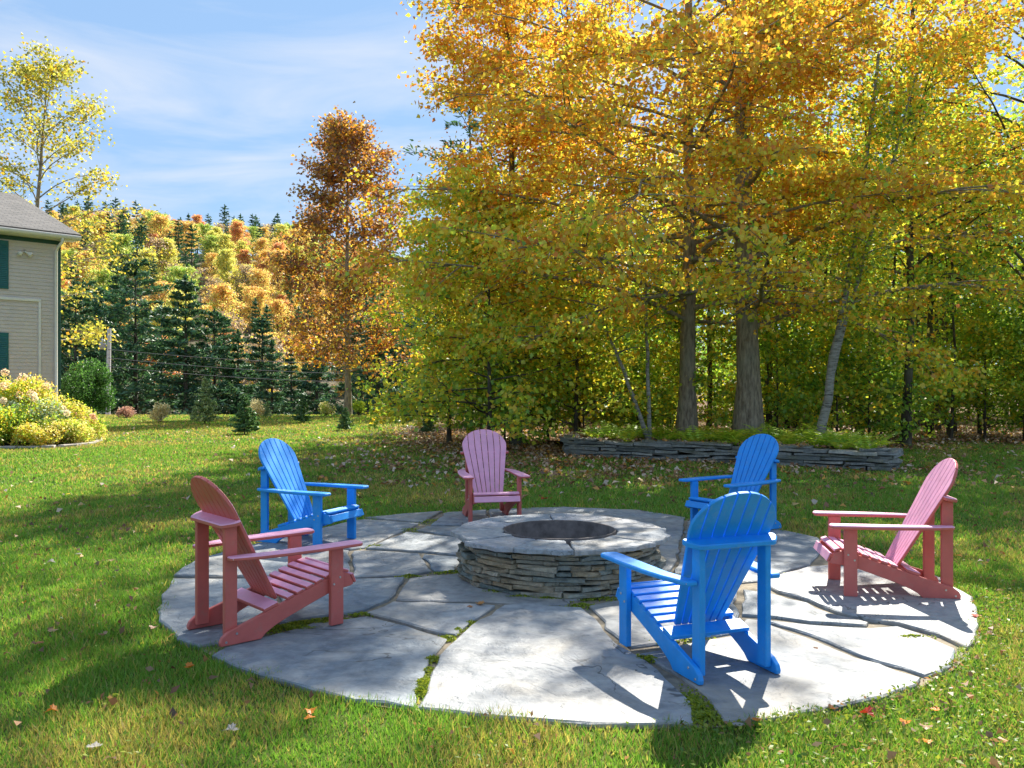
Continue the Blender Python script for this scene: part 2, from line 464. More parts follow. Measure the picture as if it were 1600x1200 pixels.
# ------------------------------------------------------------------ patio of flagstones
OUT_PX = [(252, 976), (247, 957), (254, 935), (270, 906), (302, 882), (350, 868), (418, 850), (480, 835), (530, 822), (571, 813), (630, 807), (690, 803),
          (760, 799), (880, 796), (1000, 801), (1072, 812), (1150, 819), (1227, 833), (1283, 845), (1340, 864), (1410, 886), (1470, 908), (1518, 940),
          (1532, 978), (1530, 1003), (1512, 1028), (1490, 1050), (1440, 1078), (1380, 1098), (1305, 1115), (1215, 1132), (1165, 1138), (1092, 1142), (1000, 1143),
          (921, 1141), (840, 1136), (765, 1128), (700, 1121), (649, 1115), (552, 1102), (459, 1077), (402, 1062), (365, 1046), (334, 1030), (312, 1017), (277, 1005)]
OUT = np.array([at(*p)[:2] for p in OUT_PX])
PIT = np.array([0.385, 7.13])
STONES = [
 [(334, 1030), (365, 1046), (402, 1062), (459, 1077), (552, 1102), (646, 1114), (660, 1070), (674, 1037), (698, 1006), (677, 998), (634, 985), (575, 969), (540, 974), (490, 979), (440, 995), (409, 1003), (350, 1018)],
 [(252, 976), (247, 957), (254, 935), (269, 910), (374, 910), (428, 911), (436, 950), (430, 984), (402, 1000), (345, 1014), (312, 1016), (277, 1005)],
 [(433, 911), (556, 911), (632, 908), (620, 934), (608, 943), (571, 959), (540, 966), (470, 975), (436, 983), (442, 950)],
 [(270, 905), (302, 882), (350, 868), (418, 851), (470, 858), (545, 866), (548, 906), (374, 907)],
 [(551, 866), (568, 865), (655, 870), (674, 898), (642, 904), (552, 907)],
 [(571, 813), (630, 807), (691, 803), (661, 820)],
 [(568, 815), (656, 822), (628, 835), (572, 859), (548, 863), (470, 855), (424, 849), (480, 835), (530, 822)],
 [(699, 804), (760, 800), (766, 824), (672, 824)],
 [(667, 827), (766, 827), (740, 845), (646, 833)],
 [(634, 836), (738, 848), (725, 873), (660, 867), (574, 861)],
 [(660, 871), (725, 876), (712, 899), (678, 898)],
 [(640, 909), (702, 903), (730, 900), (770, 915), (850, 920), (960, 925), (975, 934), (890, 944), (888, 952), (781, 948), (700, 946), (618, 943), (625, 932)],
 [(614, 947), (700, 949), (776, 953), (742, 975), (712, 1000), (690, 998), (636, 982), (577, 965)],
 [(787, 952), (818, 949), (871, 953), (912, 955), (931, 973), (953, 1003), (981, 1023), (1013, 1042), (1040, 1068), (1060, 1086), (1077, 1108), (1090, 1141), (1000, 1143), (921, 1141), (840, 1136), (765, 1128), (700, 1121), (655, 1115), (671, 1072), (687, 1032), (712, 1006), (748, 976)],
 [(918, 953), (965, 944), (1036, 938), (1066, 975), (1062, 1008), (985, 1018), (955, 998), (934, 968)],
 [(1041, 936), (1100, 924), (1150, 920), (1154, 965), (1145, 996), (1068, 1008), (1072, 975)],
 [(1000, 1030), (1068, 1014), (1150, 1000), (1162, 973), (1185, 976), (1262, 1003), (1340, 1036), (1440, 1068), (1436, 1080), (1380, 1098), (1305, 1115), (1215, 1132), (1165, 1138), (1132, 1138), (1100, 1096), (1062, 1064)],
 [(1192, 975), (1265, 983), (1359, 988), (1402, 986), (1462, 1004), (1496, 1022), (1488, 1048), (1446, 1064), (1344, 1032), (1266, 999)],
 [(1162, 928), (1209, 935), (1259, 949), (1299, 966), (1359, 980), (1352, 984), (1265, 979), (1212, 972), (1159, 967)],
 [(1192, 914), (1224, 903), (1262, 892), (1300, 889), (1400, 905), (1485, 919), (1518, 940), (1532, 978), (1530, 1003), (1512, 1020), (1465, 1000), (1405, 982), (1362, 976), (1302, 962), (1264, 944), (1214, 931)],
 [(1300, 884), (1290, 866), (1286, 848), (1340, 864), (1410, 886), (1470, 908), (1482, 915), (1400, 901)],
 [(1076, 813), (1150, 819), (1227, 833), (1281, 845), (1284, 866), (1264, 887), (1222, 899), (1186, 912), (1150, 916), (1100, 919), (1045, 930), (1060, 880)],
 [(764, 800), (880, 796), (1000, 801), (1071, 813), (1056, 880), (1040, 934), (980, 932), (900, 900), (770, 910), (730, 897), (730, 874), (770, 826)],
]
rs = np.random.default_rng(11)
def slab(poly, z0, z1, r, step=0.13, amp=0.009, gap=0.004, cham=0.008):
    """a stone with an uneven outline, chipped edge and a chamfer; poly in metres"""
    P = np.asarray(poly, dtype=float)
    area = 0.5 * np.sum(P[:, 0] * np.roll(P[:, 1], -1) - np.roll(P[:, 0], -1) * P[:, 1])
    if area < 0: P = P[::-1]
    Q = []
    for a, b in zip(P, np.roll(P, -1, axis=0)):
        n = max(1, int(np.linalg.norm(b - a) / step))
        for k in range(n): Q.append(a + (b - a) * k / n)
    Q = np.array(Q)
    T = unit(np.roll(Q, -1, axis=0) - np.roll(Q, 1, axis=0)); N = np.stack([T[:, 1], -T[:, 0]], 1)     # outward
    Q = Q - N * gap + N * r.normal(0, amp, len(Q))[:, None]
    n = len(Q)
    c = cham * r.uniform(0.5, 1.8, n)[:, None]
    dz = r.normal(0, 0.0015, n)
    V = np.concatenate([np.column_stack([Q, np.full(n, z0)]), np.column_stack([Q, np.full(n, z1 - cham) + dz]), np.column_stack([Q - N * c, np.full(n, z1)])])
    k = np.arange(n); k2 = (k + 1) % n
    F = [tuple(x) for x in np.stack([k, k2, n + k2, n + k], 1)] + [tuple(x) for x in np.stack([n + k, n + k2, 2 * n + k2, 2 * n + k], 1)]
    F.append(tuple(2 * n + k))
    return V, F
patio = struct('patio', None)
n_o = len(OUT)
Vb = np.concatenate([np.column_stack([OUT * 1.0, np.full(n_o, 0.012)]), [[OUT[:, 0].mean(), OUT[:, 1].mean(), 0.014]]])
obj('joint_bed', mk('joint_bed', Vb, [(i, (i + 1) % n_o, n_o) for i in range(n_o)], M['sand']), patio)
for sp in STONES:
    P = [at(*p)[:2] for p in sp]
    V, F = slab(P, 0.0, 0.034 + rs.uniform(-0.004, 0.005), rs)
    obj('flagstone', mk('flagstone', V, F, M['flag']), patio)

# moss and small weeds in the joints
rm = np.random.default_rng(3)
mC = []
for (px, py, sx, sy, n) in [(674, 1037, .03, .03, 260), (668, 1055, .02, .03, 100), (660, 1075, .03, .06, 500), (656, 1088, .03, .04, 300),
                            (450, 988, .16, .05, 900), (490, 979, .14, .03, 600), (520, 974, .10, .02, 300), (700, 1003, .03, .03, 160), (715, 992, .03, .05, 180), (735, 980, .03, .04, 160),
                            (567, 966, .05, .02, 160), (820, 938, .12, .03, 420), (865, 941, .14, .03, 520), (925, 940, .10, .03, 260), (775, 930, .10, .05, 260), (640, 905, .05, .02, 120),
                            (708, 899, .08, .04, 260), (909, 952, .06, .03, 200), (1010, 1036, .06, .04, 240), (1085, 1110, .05, .10, 500), (1100, 1128, .06, .05, 400), (640, 832, .10, .06, 150), (670, 818, .1, .1, 200),
                            (590, 858, .10, .05, 180), (1210, 905, .06, .05, 160), (1425, 1002, .08, .03, 160), (1060, 1008, .14, .04, 200)]:
    c = at(px, py); q = rm.normal(size=(n, 2)) * (sx, sy)
    mC.append(np.column_stack([c[:2] + q, 0.022 + 0.02 * np.exp(-(q / (sx, sy)) ** 2).prod(1) * rm.uniform(0.5, 1, n)]))
mC = np.concatenate(mC)
V, F = leaves_np(rm, mC, 0.022, 0.014, 0.9)
t = rm.uniform(size=(len(mC), 1))
stuff('moss', mk('moss', V, F, M['grass'], np.repeat(np.array([0.10, 0.16, 0.015]) * (1 - t) + np.array([0.30, 0.33, 0.03]) * t, 4, axis=0)),
      'bright green moss and weeds growing in the flagstone joints', 'moss')

# ------------------------------------------------------------------ fire pit
def rough_stone(name, w, h, d, r, m):
    """a split stone: front face an uneven six-sided outline, extruded back; local x along, y outwards, z up"""
    ys = [-0.5, -0.18 + r.uniform(-.1, .1), 0.2 + r.uniform(-.1, .1), 0.5]
    top = [h * (0.5 + r.uniform(-0.26, 0.12)) for _ in ys]; bot = [-h * (0.5 + r.uniform(-0.26, 0.12)) for _ in ys]
    prof = [(ys[k] * w, bot[k]) for k in range(4)] + [(ys[k] * w, top[k]) for k in (3, 2, 1, 0)]
    n = 8
    cx = sum(p[0] for p in prof) / n; cz = sum(p[1] for p in prof) / n
    V = []
    for (x, z) in prof: V.append((cx + (x - cx) * 0.97, d * r.uniform(-0.06, 0.06), cz + (z - cz) * 0.80))
    for (x, z) in prof: V.append((x, -0.10 * d + d * r.uniform(-0.05, 0.05), z))
    for (x, z) in prof: V.append((x * 0.9, -d, z * 0.9))
    F = [tuple(range(n))]
    for ring in (0, 1):
        for k in range(n):
            k2 = (k + 1) % n
            F.append((ring * n + k2, ring * n + k, (ring + 1) * n + k, (ring + 1) * n + k2))
    F.append(tuple(reversed(range(2 * n, 3 * n))))
    me = mk(name, V, F, m)
    return me
pit = thing('fire_pit', 'round fire pit of stacked slate with flat capstones and a steel ring', 'fire pit', (PIT[0], PIT[1], 0.030))
rp = np.random.default_rng(21)
zc = 0.0
CH = [0.036, 0.040, 0.030, 0.038, 0.034, 0.042, 0.030, 0.036, 0.026]
for ci, ch in enumerate(CH):
    rad = 0.822 - 0.012 * ci * 0.5
    a = rp.uniform(0, 0.3); a_end = a + 2 * math.pi
    while a < a_end - 0.02:
        w = rp.choice([0.11, 0.16, 0.22, 0.28, 0.34]) * rp.uniform(0.85, 1.15)
        da = w / rad
        if a + da > a_end - 0.05: da = a_end - a; w = da * rad
        me = rough_stone('pit_stone', w * 0.985, ch * 1.02, 0.15, rp, M['stack'])
        th = a + da / 2; rr_ = rad + rp.uniform(-0.028, 0.022) + 0.006
        o = obj('pit_stone', me, pit, (math.cos(th) * rr_, math.sin(th) * rr_, zc + ch / 2), th - math.pi / 2)
        o.rotation_euler = (rp.normal(0, 0.05), rp.normal(0, 0.03), th - math.pi / 2 + rp.normal(0, 0.05))
        a += da
    zc += ch
core = Acc()                                             # rubble core behind the face stones
k = 40; ang = np.linspace(0, 2 * math.pi, k, endpoint=False)
for r0, r1, z0, z1 in ((0.69, 0.69, 0.0, zc - 0.01), (0.52, 0.52, zc - 0.01, 0.0)):
    Vc = np.concatenate([np.column_stack([np.cos(ang) * r0, np.sin(ang) * r0, np.full(k, z0)]), np.column_stack([np.cos(ang) * r1, np.sin(ang) * r1, np.full(k, z1)])])
    q = np.arange(k); core.add(Vc, np.stack([q, (q + 1) % k, k + (q + 1) % k, k + q], 1))
obj('core', core.mesh('core', M['ash']), pit)
cap_a = [0.12, 0.78, 1.62, 2.42, 3.05, 3.72, 4.25, 4.78, 5.62]       # joints between the capstones
for i, a0 in enumerate(cap_a):
    a1 = cap_a[(i + 1) % len(cap_a)] + (2 * math.pi if i == len(cap_a) - 1 else 0)
    n = max(3, int((a1 - a0) / 0.12)); aa = np.linspace(a0, a1, n + 1)
    ro = 0.872 + rp.normal(0, 0.016, n + 1) + rp.uniform(-0.025, 0.025); ri = 0.462 + rp.normal(0, 0.007, n + 1)
    sk = rp.uniform(-0.05, 0.05)
    poly = np.concatenate([np.column_stack([np.cos(aa) * ro, np.sin(aa) * ro]), np.column_stack([np.cos(aa + sk * 0)[::-1] * ri[::-1], np.sin(aa)[::-1] * ri[::-1]])])
    V, F = slab(poly, zc + 0.001, zc + 0.036 + rp.uniform(-0.003, 0.004), rp, 0.09, 0.006, 0.009, 0.007)
    obj('capstone', mk('capstone', V, F, M['cap']), pit)
ring = Acc()
k = 56; ang = np.linspace(0, 2 * math.pi, k, endpoint=False); q = np.arange(k)
prof = [(0.454, 0.02), (0.454, zc + 0.040), (0.448, zc + 0.046), (0.438, zc + 0.040), (0.438, 0.20), (0.430, 0.195), (0.438, 0.19), (0.438, 0.02)]
Vr = np.concatenate([np.column_stack([np.cos(ang) * r0, np.sin(ang) * r0, np.full(k, z0)]) for r0, z0 in prof])
for s in range(len(prof) - 1):
    ring.F.append(np.stack([s * k + q, s * k + (q + 1) % k, (s + 1) * k + (q + 1) % k, (s + 1) * k + q], 1))
ring.V.append(Vr)
obj('steel_ring', ring.mesh('steel_ring', M['rust'], True), pit)
Va = [(0, 0, 0.10)]; nr = 6
for s in range(1, nr + 1):
    for t_ in np.linspace(0, 2 * math.pi, 24, endpoint=False):
        Va.append((math.cos(t_) * 0.442 * s / nr, math.sin(t_) * 0.442 * s / nr, 0.10 + rp.uniform(-0.012, 0.012)))
Fa = [(0, 1 + i, 1 + (i + 1) % 24) for i in range(24)]
for s in range(nr - 1):
    Fa += [(1 + s * 24 + i, 1 + (s + 1) * 24 + i, 1 + (s + 1) * 24 + (i + 1) % 24, 1 + s * 24 + (i + 1) % 24) for i in range(24)]
obj('ash_bed', mk('ash_bed', Va, Fa, M['ash']), pit)

# ------------------------------------------------------------------ low retaining wall and the bed behind it
WP = np.array([(1.12, 19.6), (1.12, 18.75), (1.45, 18.35), (2.3, 17.95), (3.75, 17.2), (5.28, 16.2), (6.25, 15.55), (6.62, 15.42), (6.95, 15.8), (7.1, 16.5)])
seg = np.linalg.norm(np.diff(WP, axis=0), axis=1); cum = np.concatenate([[0], np.cumsum(seg)])
def wpt(s):
    x = np.interp(s, cum, WP[:, 0]); y = np.interp(s, cum, WP[:, 1])
    x2 = np.interp(s + 0.05, cum, WP[:, 0]); y2 = np.interp(s + 0.05, cum, WP[:, 1])
    x1 = np.interp(s - 0.05, cum, WP[:, 0]); y1 = np.interp(s - 0.05, cum, WP[:, 1])
    return x, y, math.atan2(y2 - y1, x2 - x1)
wall = thing('retaining_wall', 'low dry-stacked dark slate wall holding the fern bed', 'stone wall')
rw = np.random.default_rng(8)
wc = [0.075, 0.06, 0.075, 0.055, 0.07, 0.05]
z_ = 0.0
for ci, ch in enumerate(wc):
    s = rw.uniform(0, 0.2)
    while s < cum[-1] - 0.1:
        w = min(rw.uniform(0.28, 0.95), cum[-1] - s)
        x, y, th = wpt(s + w / 2)
        if not (ci == 5 and rw.uniform() < 0.25):
            o = obj('wall_stone', rough_stone('wall_stone', w * 1.0, ch * 1.08, 0.34, rw, M['wallstone']), wall,
                    (x + rw.uniform(-.03, .03), y + rw.uniform(-.05, .05), z_ + ch / 2), th)
            # local +y is outwards (towards the lawn): turn the face to the right of the run
            o.rotation_euler = (0, rw.normal(0, 0.03), th + math.pi)
        s += w
    z_ += ch
BED_Z = 0.33
inner = []
for s in np.linspace(0.05, cum[-1] - 0.05, 26):
    x, y, th = wpt(s); inner.append((x - math.sin(th) * 0.14, y + math.cos(th) * 0.14, BED_Z - 0.03))
mid = [(p[0] * 0.5 + 4.2 * 0.5, p[1] * 0.45 + 20.0 * 0.55, BED_Z + 0.03) for p in inner]
nI = len(inner)
back = [(4.2 + (p[0] - 4.2) * 1.25, 23.5 + abs(p[0] - 4.2) * -0.2, -0.02) for p in inner]
Vbd = np.array(inner + mid + back); Fbd = []
for i in range(nI - 1):
    Fbd += [(i, i + 1, nI + i + 1, nI + i), (nI + i, nI + i + 1, 2 * nI + i + 1, 2 * nI + i)]
struct('planting_bed', mk('planting_bed', Vbd, Fbd, M['mulch'], None, True))

# ------------------------------------------------------------------ chairs
def prism(poly, z0, z1, fr, bev=0.004):
    """polygon (u,v) extruded along w from z0 to z1; fr maps (u,v,w) -> xyz; returns a bevelled bmesh"""
    bm = bmesh.new()
    A = [bm.verts.new(fr(u, v, z0)) for u, v in poly]; B = [bm.verts.new(fr(u, v, z1)) for u, v in poly]
    n = len(poly)
    bm.faces.new(A); bm.faces.new(B[::-1])
    for i in range(n): bm.faces.new((A[i], B[i], B[(i + 1) % n], A[(i + 1) % n]))
    bmesh.ops.recalc_face_normals(bm, faces=bm.faces)
    if bev:
        es = [e for e in bm.edges if len(e.link_faces) == 2 and e.calc_face_angle(0) > 0.6]
        bmesh.ops.bevel(bm, geom=es, offset=bev, segments=1, affect='EDGES', profile=0.5)
    return bm
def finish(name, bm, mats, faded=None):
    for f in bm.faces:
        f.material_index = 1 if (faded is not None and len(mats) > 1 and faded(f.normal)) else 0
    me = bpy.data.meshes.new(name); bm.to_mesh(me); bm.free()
    for m in mats: me.materials.append(m)
    return me
YZ = lambda u, v, w: (w, u, v)        # u = y, v = z, w = x
XY = lambda u, v, w: (u, v, w)
def top_line(y):                      # upper edge of the stringer (and underside of the seat slats)
    return float(np.interp(y, [-0.50, -0.44, -0.12, 0.24, 0.31, 0.36, 0.385], [0.045, 0.085, 0.190, 0.312, 0.322, 0.300, 0.240]))
def make_chair(kind, label, group):
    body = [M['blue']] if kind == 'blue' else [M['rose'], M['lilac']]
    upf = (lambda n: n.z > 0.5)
    t = thing('adirondack_chair', label, 'chair', group=group)
    add = lambda nm, bm, faded=None: obj(nm, finish(nm, bm, body, faded), t)
    st = [(-0.508, 0.0), (-0.512, 0.022), (-0.50, 0.05), (-0.46, 0.08), (-0.42, 0.094)] + [(y, top_line(y)) for y in (-0.30, -0.12, 0.06, 0.24, 0.29, 0.325, 0.355, 0.378)] + \
         [(0.385, 0.235), (0.362, 0.225), (0.24, 0.212), (0.08, 0.158), (-0.08, 0.100), (-0.17, 0.062), (-0.225, 0.030), (-0.255, 0.0)]
    for s in (-1, 1):
        add('stringer', prism(st, s * 0.222, s * 0.252, YZ))
        add('front_leg', prism([(0.198, 0), (0.288, 0), (0.288, 0.493), (0.198, 0.493)], s * 0.2535, s * 0.289, YZ))
        add('rear_post', prism([(-0.470, 0.03), (-0.392, 0.03), (-0.392, 0.700), (-0.470, 0.683)], s * 0.186, s * 0.2205, YZ))
        ap = [(0.250, 0.372), (0.262, 0.388), (0.285, 0.396), (0.335, 0.396), (0.358, 0.388), (0.368, 0.370), (0.368, 0.10), (0.358, -0.10), (0.335, -0.28), (0.300, -0.42), (0.285, -0.462),
              (0.226, -0.462), (0.226, -0.37), (0.252, -0.20), (0.250, 0.0)]
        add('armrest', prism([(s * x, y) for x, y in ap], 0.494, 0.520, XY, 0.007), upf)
    # seat slats along the stringer's upper edge
    for y in np.arange(-0.085, 0.25, 0.066):
        y0, y1 = y, y + 0.051
        z0, z1 = top_line(y0), top_line(y1); sl = math.atan2(z1 - z0, y1 - y0)
        c, s_ = math.cos(sl), math.sin(sl)
        fr = lambda u, v, w, y0=y0, z0=z0, c=c, s_=s_: (w, y0 + u * c - v * s_, z0 + 0.001 + u * s_ + v * c)
        add('seat_slat', prism([(0, 0), (0.051, 0), (0.051, 0.02), (0, 0.02)], -0.2515, 0.2515, fr), upf)
    for (y0, z0, y1, z1) in ((0.303, 0.324, 0.346, 0.310), (0.362, 0.298, 0.388, 0.238)):
        sl = math.atan2(z1 - z0, y1 - y0); c, s_ = math.cos(sl), math.sin(sl); L = math.hypot(y1 - y0, z1 - z0)
        fr = lambda u, v, w, y0=y0, z0=z0, c=c, s_=s_: (w, y0 + u * c - v * s_ + 0.0008, z0 + 0.001 + u * s_ + v * c)
        add('seat_slat', prism([(0, 0), (L, 0), (L, 0.02), (0, 0.02)], -0.2515, 0.2515, fr), lambda n: n.z > 0.3 or n.y > 0.6)
    # board across the stringers behind the back
    y0, y1 = -0.235, -0.135; z0, z1 = top_line(y0), top_line(y1); sl = math.atan2(z1 - z0, y1 - y0); c, s_ = math.cos(sl), math.sin(sl)
    fr = lambda u, v, w: (w, y0 + u * c - v * s_, z0 + 0.001 + u * s_ + v * c)
    add('rear_board', prism([(0, 0), (0.1, 0), (0.1, 0.024), (0, 0.024)], -0.25, 0.25, fr), upf)
    # fan back
    yb, zb, lean = -0.098, 0.205, math.atan2(0.425, 0.77)
    cl, sl_ = math.cos(lean), math.sin(lean); LB = 0.775 / cl
    frb = lambda u, v, w: (u, yb - v * sl_ + w * cl, zb + v * cl + w * sl_)       # u across, v up the back, w forward out of it
    def half(v):
        tt = v / LB
        return 0.155 + (0.262 - 0.155) * min(tt / 0.74, 1.0)
    def top_v(u):                                                                 # arched head
        q_ = min(abs(u) / 0.264, 0.9999); return LB * (0.74 + 0.26 * math.sqrt(1 - q_ ** 2.1))
    for i in range(7):
        f0, f1 = -1 + 2 * i / 7, -1 + 2 * (i + 1) / 7
        g = 0.0034
        p = [(0.155 * f0 + g, 0), (0.155 * f1 - g, 0)]
        def edge(f, sgn):
            u = 0.262 * f + sgn * g
            v = min(top_v(u), LB) if abs(f) < 0.999 else LB * 0.74
            return u, v
        ur, vr = edge(f1, -1); ul, vl = edge(f0, 1)
        # walk up the right edge, over the head, down the left edge
        hr = 0.155 * f1 + (0.262 - 0.155) * f1 * min(vr / LB / 0.74, 1.0) - g
        if f1 > 0.99: p += [(0.262 - g, LB * 0.74)]
        else: p += [(0.262 * f1 - g, LB * 0.74)] if vr > LB * 0.74 + 0.01 else []
        us = np.linspace(0.262 * f1 - g, 0.262 * f0 + g, 7)
        for u in us: p.append((float(u), float(top_v(u)) + 0.0005))
        p += [(0.262 * f0 + g, LB * 0.74)]
        # remove near-duplicates
        pp = []
        for a_ in p:
            if not pp or math.hypot(a_[0] - pp[-1][0], a_[1] - pp[-1][1]) > 0.006: pp.append(a_)
        add('back_slat', prism(pp, -0.022, 0.0, frb, 0.003), lambda n: n.y > 0.5)
    # brace board behind the back, resting on the posts
    br = [(-0.288, -0.405), (-0.272, -0.392), (-0.20, -0.3915), (0.20, -0.3915), (0.272, -0.392), (0.288, -0.405), (0.280, -0.440), (0.235, -0.492), (0.215, -0.497), (-0.215, -0.497), (-0.235, -0.492), (-0.280, -0.440)]
    frt = lambda u, v, w: (u, v, 0.704 + w + (v + 0.44) * 0.22)
    add('back_brace', prism(br, -0.012, 0.016, frt, 0.006), upf)
    bolt = bpy.data.meshes.get('bolt_mesh')
    if bolt is None:
        Vb_ = [(0, math.cos(a) * 0.008, math.sin(a) * 0.008) for a in np.linspace(0, 2 * math.pi, 10, endpoint=False)]
        Vb_ += [(0.004, math.cos(a) * 0.006, math.sin(a) * 0.006) for a in np.linspace(0, 2 * math.pi, 10, endpoint=False)]
        bolt = mk('bolt_mesh', Vb_, [tuple(range(10, 20))] + [(i, (i + 1) % 10, 10 + (i + 1) % 10, 10 + i) for i in range(10)], M['steel'])
    for s in (-1, 1):
        for (x, y, z) in ((0.2893, 0.262, 0.300), (0.2893, 0.218, 0.262), (0.2523, -0.410, 0.062), (0.2523, -0.475, 0.022), (0.2863, -0.445, 0.507)):
            b = obj('bolt', bolt, t, (s * x, y, z)); b.rotation_euler = (0, 0, 0 if s > 0 else math.pi)
    return t
blue0 = make_chair('blue', 'blue chair nearest the camera, seen from behind, facing the fire pit', 'chairs around the fire pit')
pink0 = make_chair('pink', 'pink chair at left seen from behind, on the near left edge of the patio', 'chairs around the fire pit')
PZ = 0.036
def put(o, x, y, deg): o.location = (x, y, PZ); o.rotation_euler = (0, 0, R_(deg))
put(blue0, 1.004, 5.037, 20.8)
put(pink0, -1.481, 5.641, -48.1)
copy_tree(blue0, (-1.91, 8.508, PZ), R_(-114.6), 'blue chair at back left, side on, beside the grass edge', 'chairs around the fire pit')
copy_tree(pink0, (-0.236, 9.856, PZ), R_(-168.3), 'pink chair behind the fire pit, facing the camera', 'chairs around the fire pit')
copy_tree(blue0, (2.271, 9.176, PZ), R_(124.2), 'blue chair at back right in front of the stone wall', 'chairs around the fire pit')
copy_tree(pink0, (2.714, 6.564, PZ), R_(81.5), 'pink chair at right, side on, facing left across the patio', 'chairs around the fire pit')

# ------------------------------------------------------------------ trees
PAL = {
 'gold':   np.array([(0.60, 0.43, 0.04), (0.62, 0.50, 0.05), (0.60, 0.38, 0.035), (0.58, 0.30, 0.03), (0.52, 0.48, 0.06)]),
 'orange': np.array([(0.58, 0.28, 0.03), (0.60, 0.35, 0.03), (0.55, 0.22, 0.025), (0.48, 0.17, 0.03)]),
 'yellow': np.array([(0.66, 0.47, 0.03), (0.58, 0.46, 0.04), (0.60, 0.38, 0.025), (0.42, 0.40, 0.04)]),
 'lime':   np.array([(0.36, 0.45, 0.045), (0.28, 0.39, 0.04), (0.46, 0.48, 0.05), (0.18, 0.31, 0.03)]),
 'green':  np.array([(0.13, 0.27, 0.035), (0.19, 0.34, 0.04), (0.25, 0.38, 0.045), (0.10, 0.20, 0.03)]),
 'rust':   np.array([(0.21, 0.095, 0.05), (0.28, 0.13, 0.05), (0.16, 0.07, 0.04), (0.36, 0.22, 0.05), (0.13, 0.10, 0.045)]),
 'red':    np.array([(0.50, 0.12, 0.04), (0.55, 0.19, 0.05), (0.45, 0.10, 0.05)]),
 'pine':   np.array([(0.036, 0.10, 0.05), (0.05, 0.13, 0.055), (0.085, 0.16, 0.055), (0.028, 0.075, 0.04)]),
 'spruce': np.array([(0.16, 0.24, 0.12), (0.22, 0.31, 0.14), (0.28, 0.36, 0.15)]),
 'young':  np.array([(0.05, 0.12, 0.05), (0.08, 0.17, 0.06), (0.12, 0.21, 0.07)]),
 'olive':  np.array([(0.24, 0.25, 0.05), (0.32, 0.29, 0.05), (0.18, 0.20, 0.04), (0.42, 0.35, 0.06)]),
 'bush':   np.array([(0.03, 0.085, 0.02), (0.05, 0.13, 0.025), (0.07, 0.16, 0.03)]),
}
def pal(rng, names, weights, n):
    """weights: (n, len(names)); one colour for each leaf"""
    w = np.cumsum(weights / weights.sum(1, keepdims=True), axis=1)
    k = (rng.uniform(size=(n, 1)) > w).sum(1).clip(0, len(names) - 1)
    c = np.zeros((n, 3))
    for i, nm in enumerate(names):
        s = k == i; c[s] = PAL[nm][rng.integers(0, len(PAL[nm]), s.sum())]
    return np.clip(c * rng.uniform(0.85, 1.35, (n, 1)), 0, 0.62)

# how much sun the wood lets through to the ground around the patio: gaps in the crowns above the view
WV_D = Waves(77, 1.5); WV_D2 = Waves(78, 0.55)
def sun_gap(Cw, rng):
    """leaf centres in the place -> True where a leaf stands; the crowns are thin where the photograph's patio lies in sun"""
    t = Cw[:, 2] / SUN_DIR[2]
    gx_, gy_ = Cw[:, 0] - SUN_DIR[0] * t, Cw[:, 1] - SUN_DIR[1] * t
    elev = (Cw[:, 2] - CAM_H) / np.maximum(Cw[:, 1], 1)
    near = sstep(0.43, 0.49, elev)                        # only the upper crown, above what the picture takes in
    G = np.stack([gx_, gy_, 0 * gx_], 1)
    open_ = np.zeros(len(Cw))
    open_ = np.maximum(open_, 0.985 * sstep(-0.6, 0.6, gx_ + 0.9 + 0.1 * (gy_ - 5)) * sstep(11.5, 10.0, gy_))
    open_ = np.maximum(open_, 0.95 * sstep(4.9, 4.3, gy_))
    open_ = np.maximum(open_, 0.55 * sstep(9, 5, np.hypot(gx_ + 1.5, gy_ - 6)))
    open_ = np.maximum(open_, 0.88 - 0.07 * sstep(-1.2, -2.6, gx_) * (gy_ > 4.6))
    open_ = open_ - 0.42 * np.exp(-((gx_ + 1.35) / 1.15) ** 2 - ((gy_ - 6.3) / 1.9) ** 2)
    pat = np.clip(open_ + 0.10 * WV_D(G) + 0.10 * WV_D2(G) - 0.03, 0, 0.995)
    return rng.uniform(size=len(Cw)) > pat * near

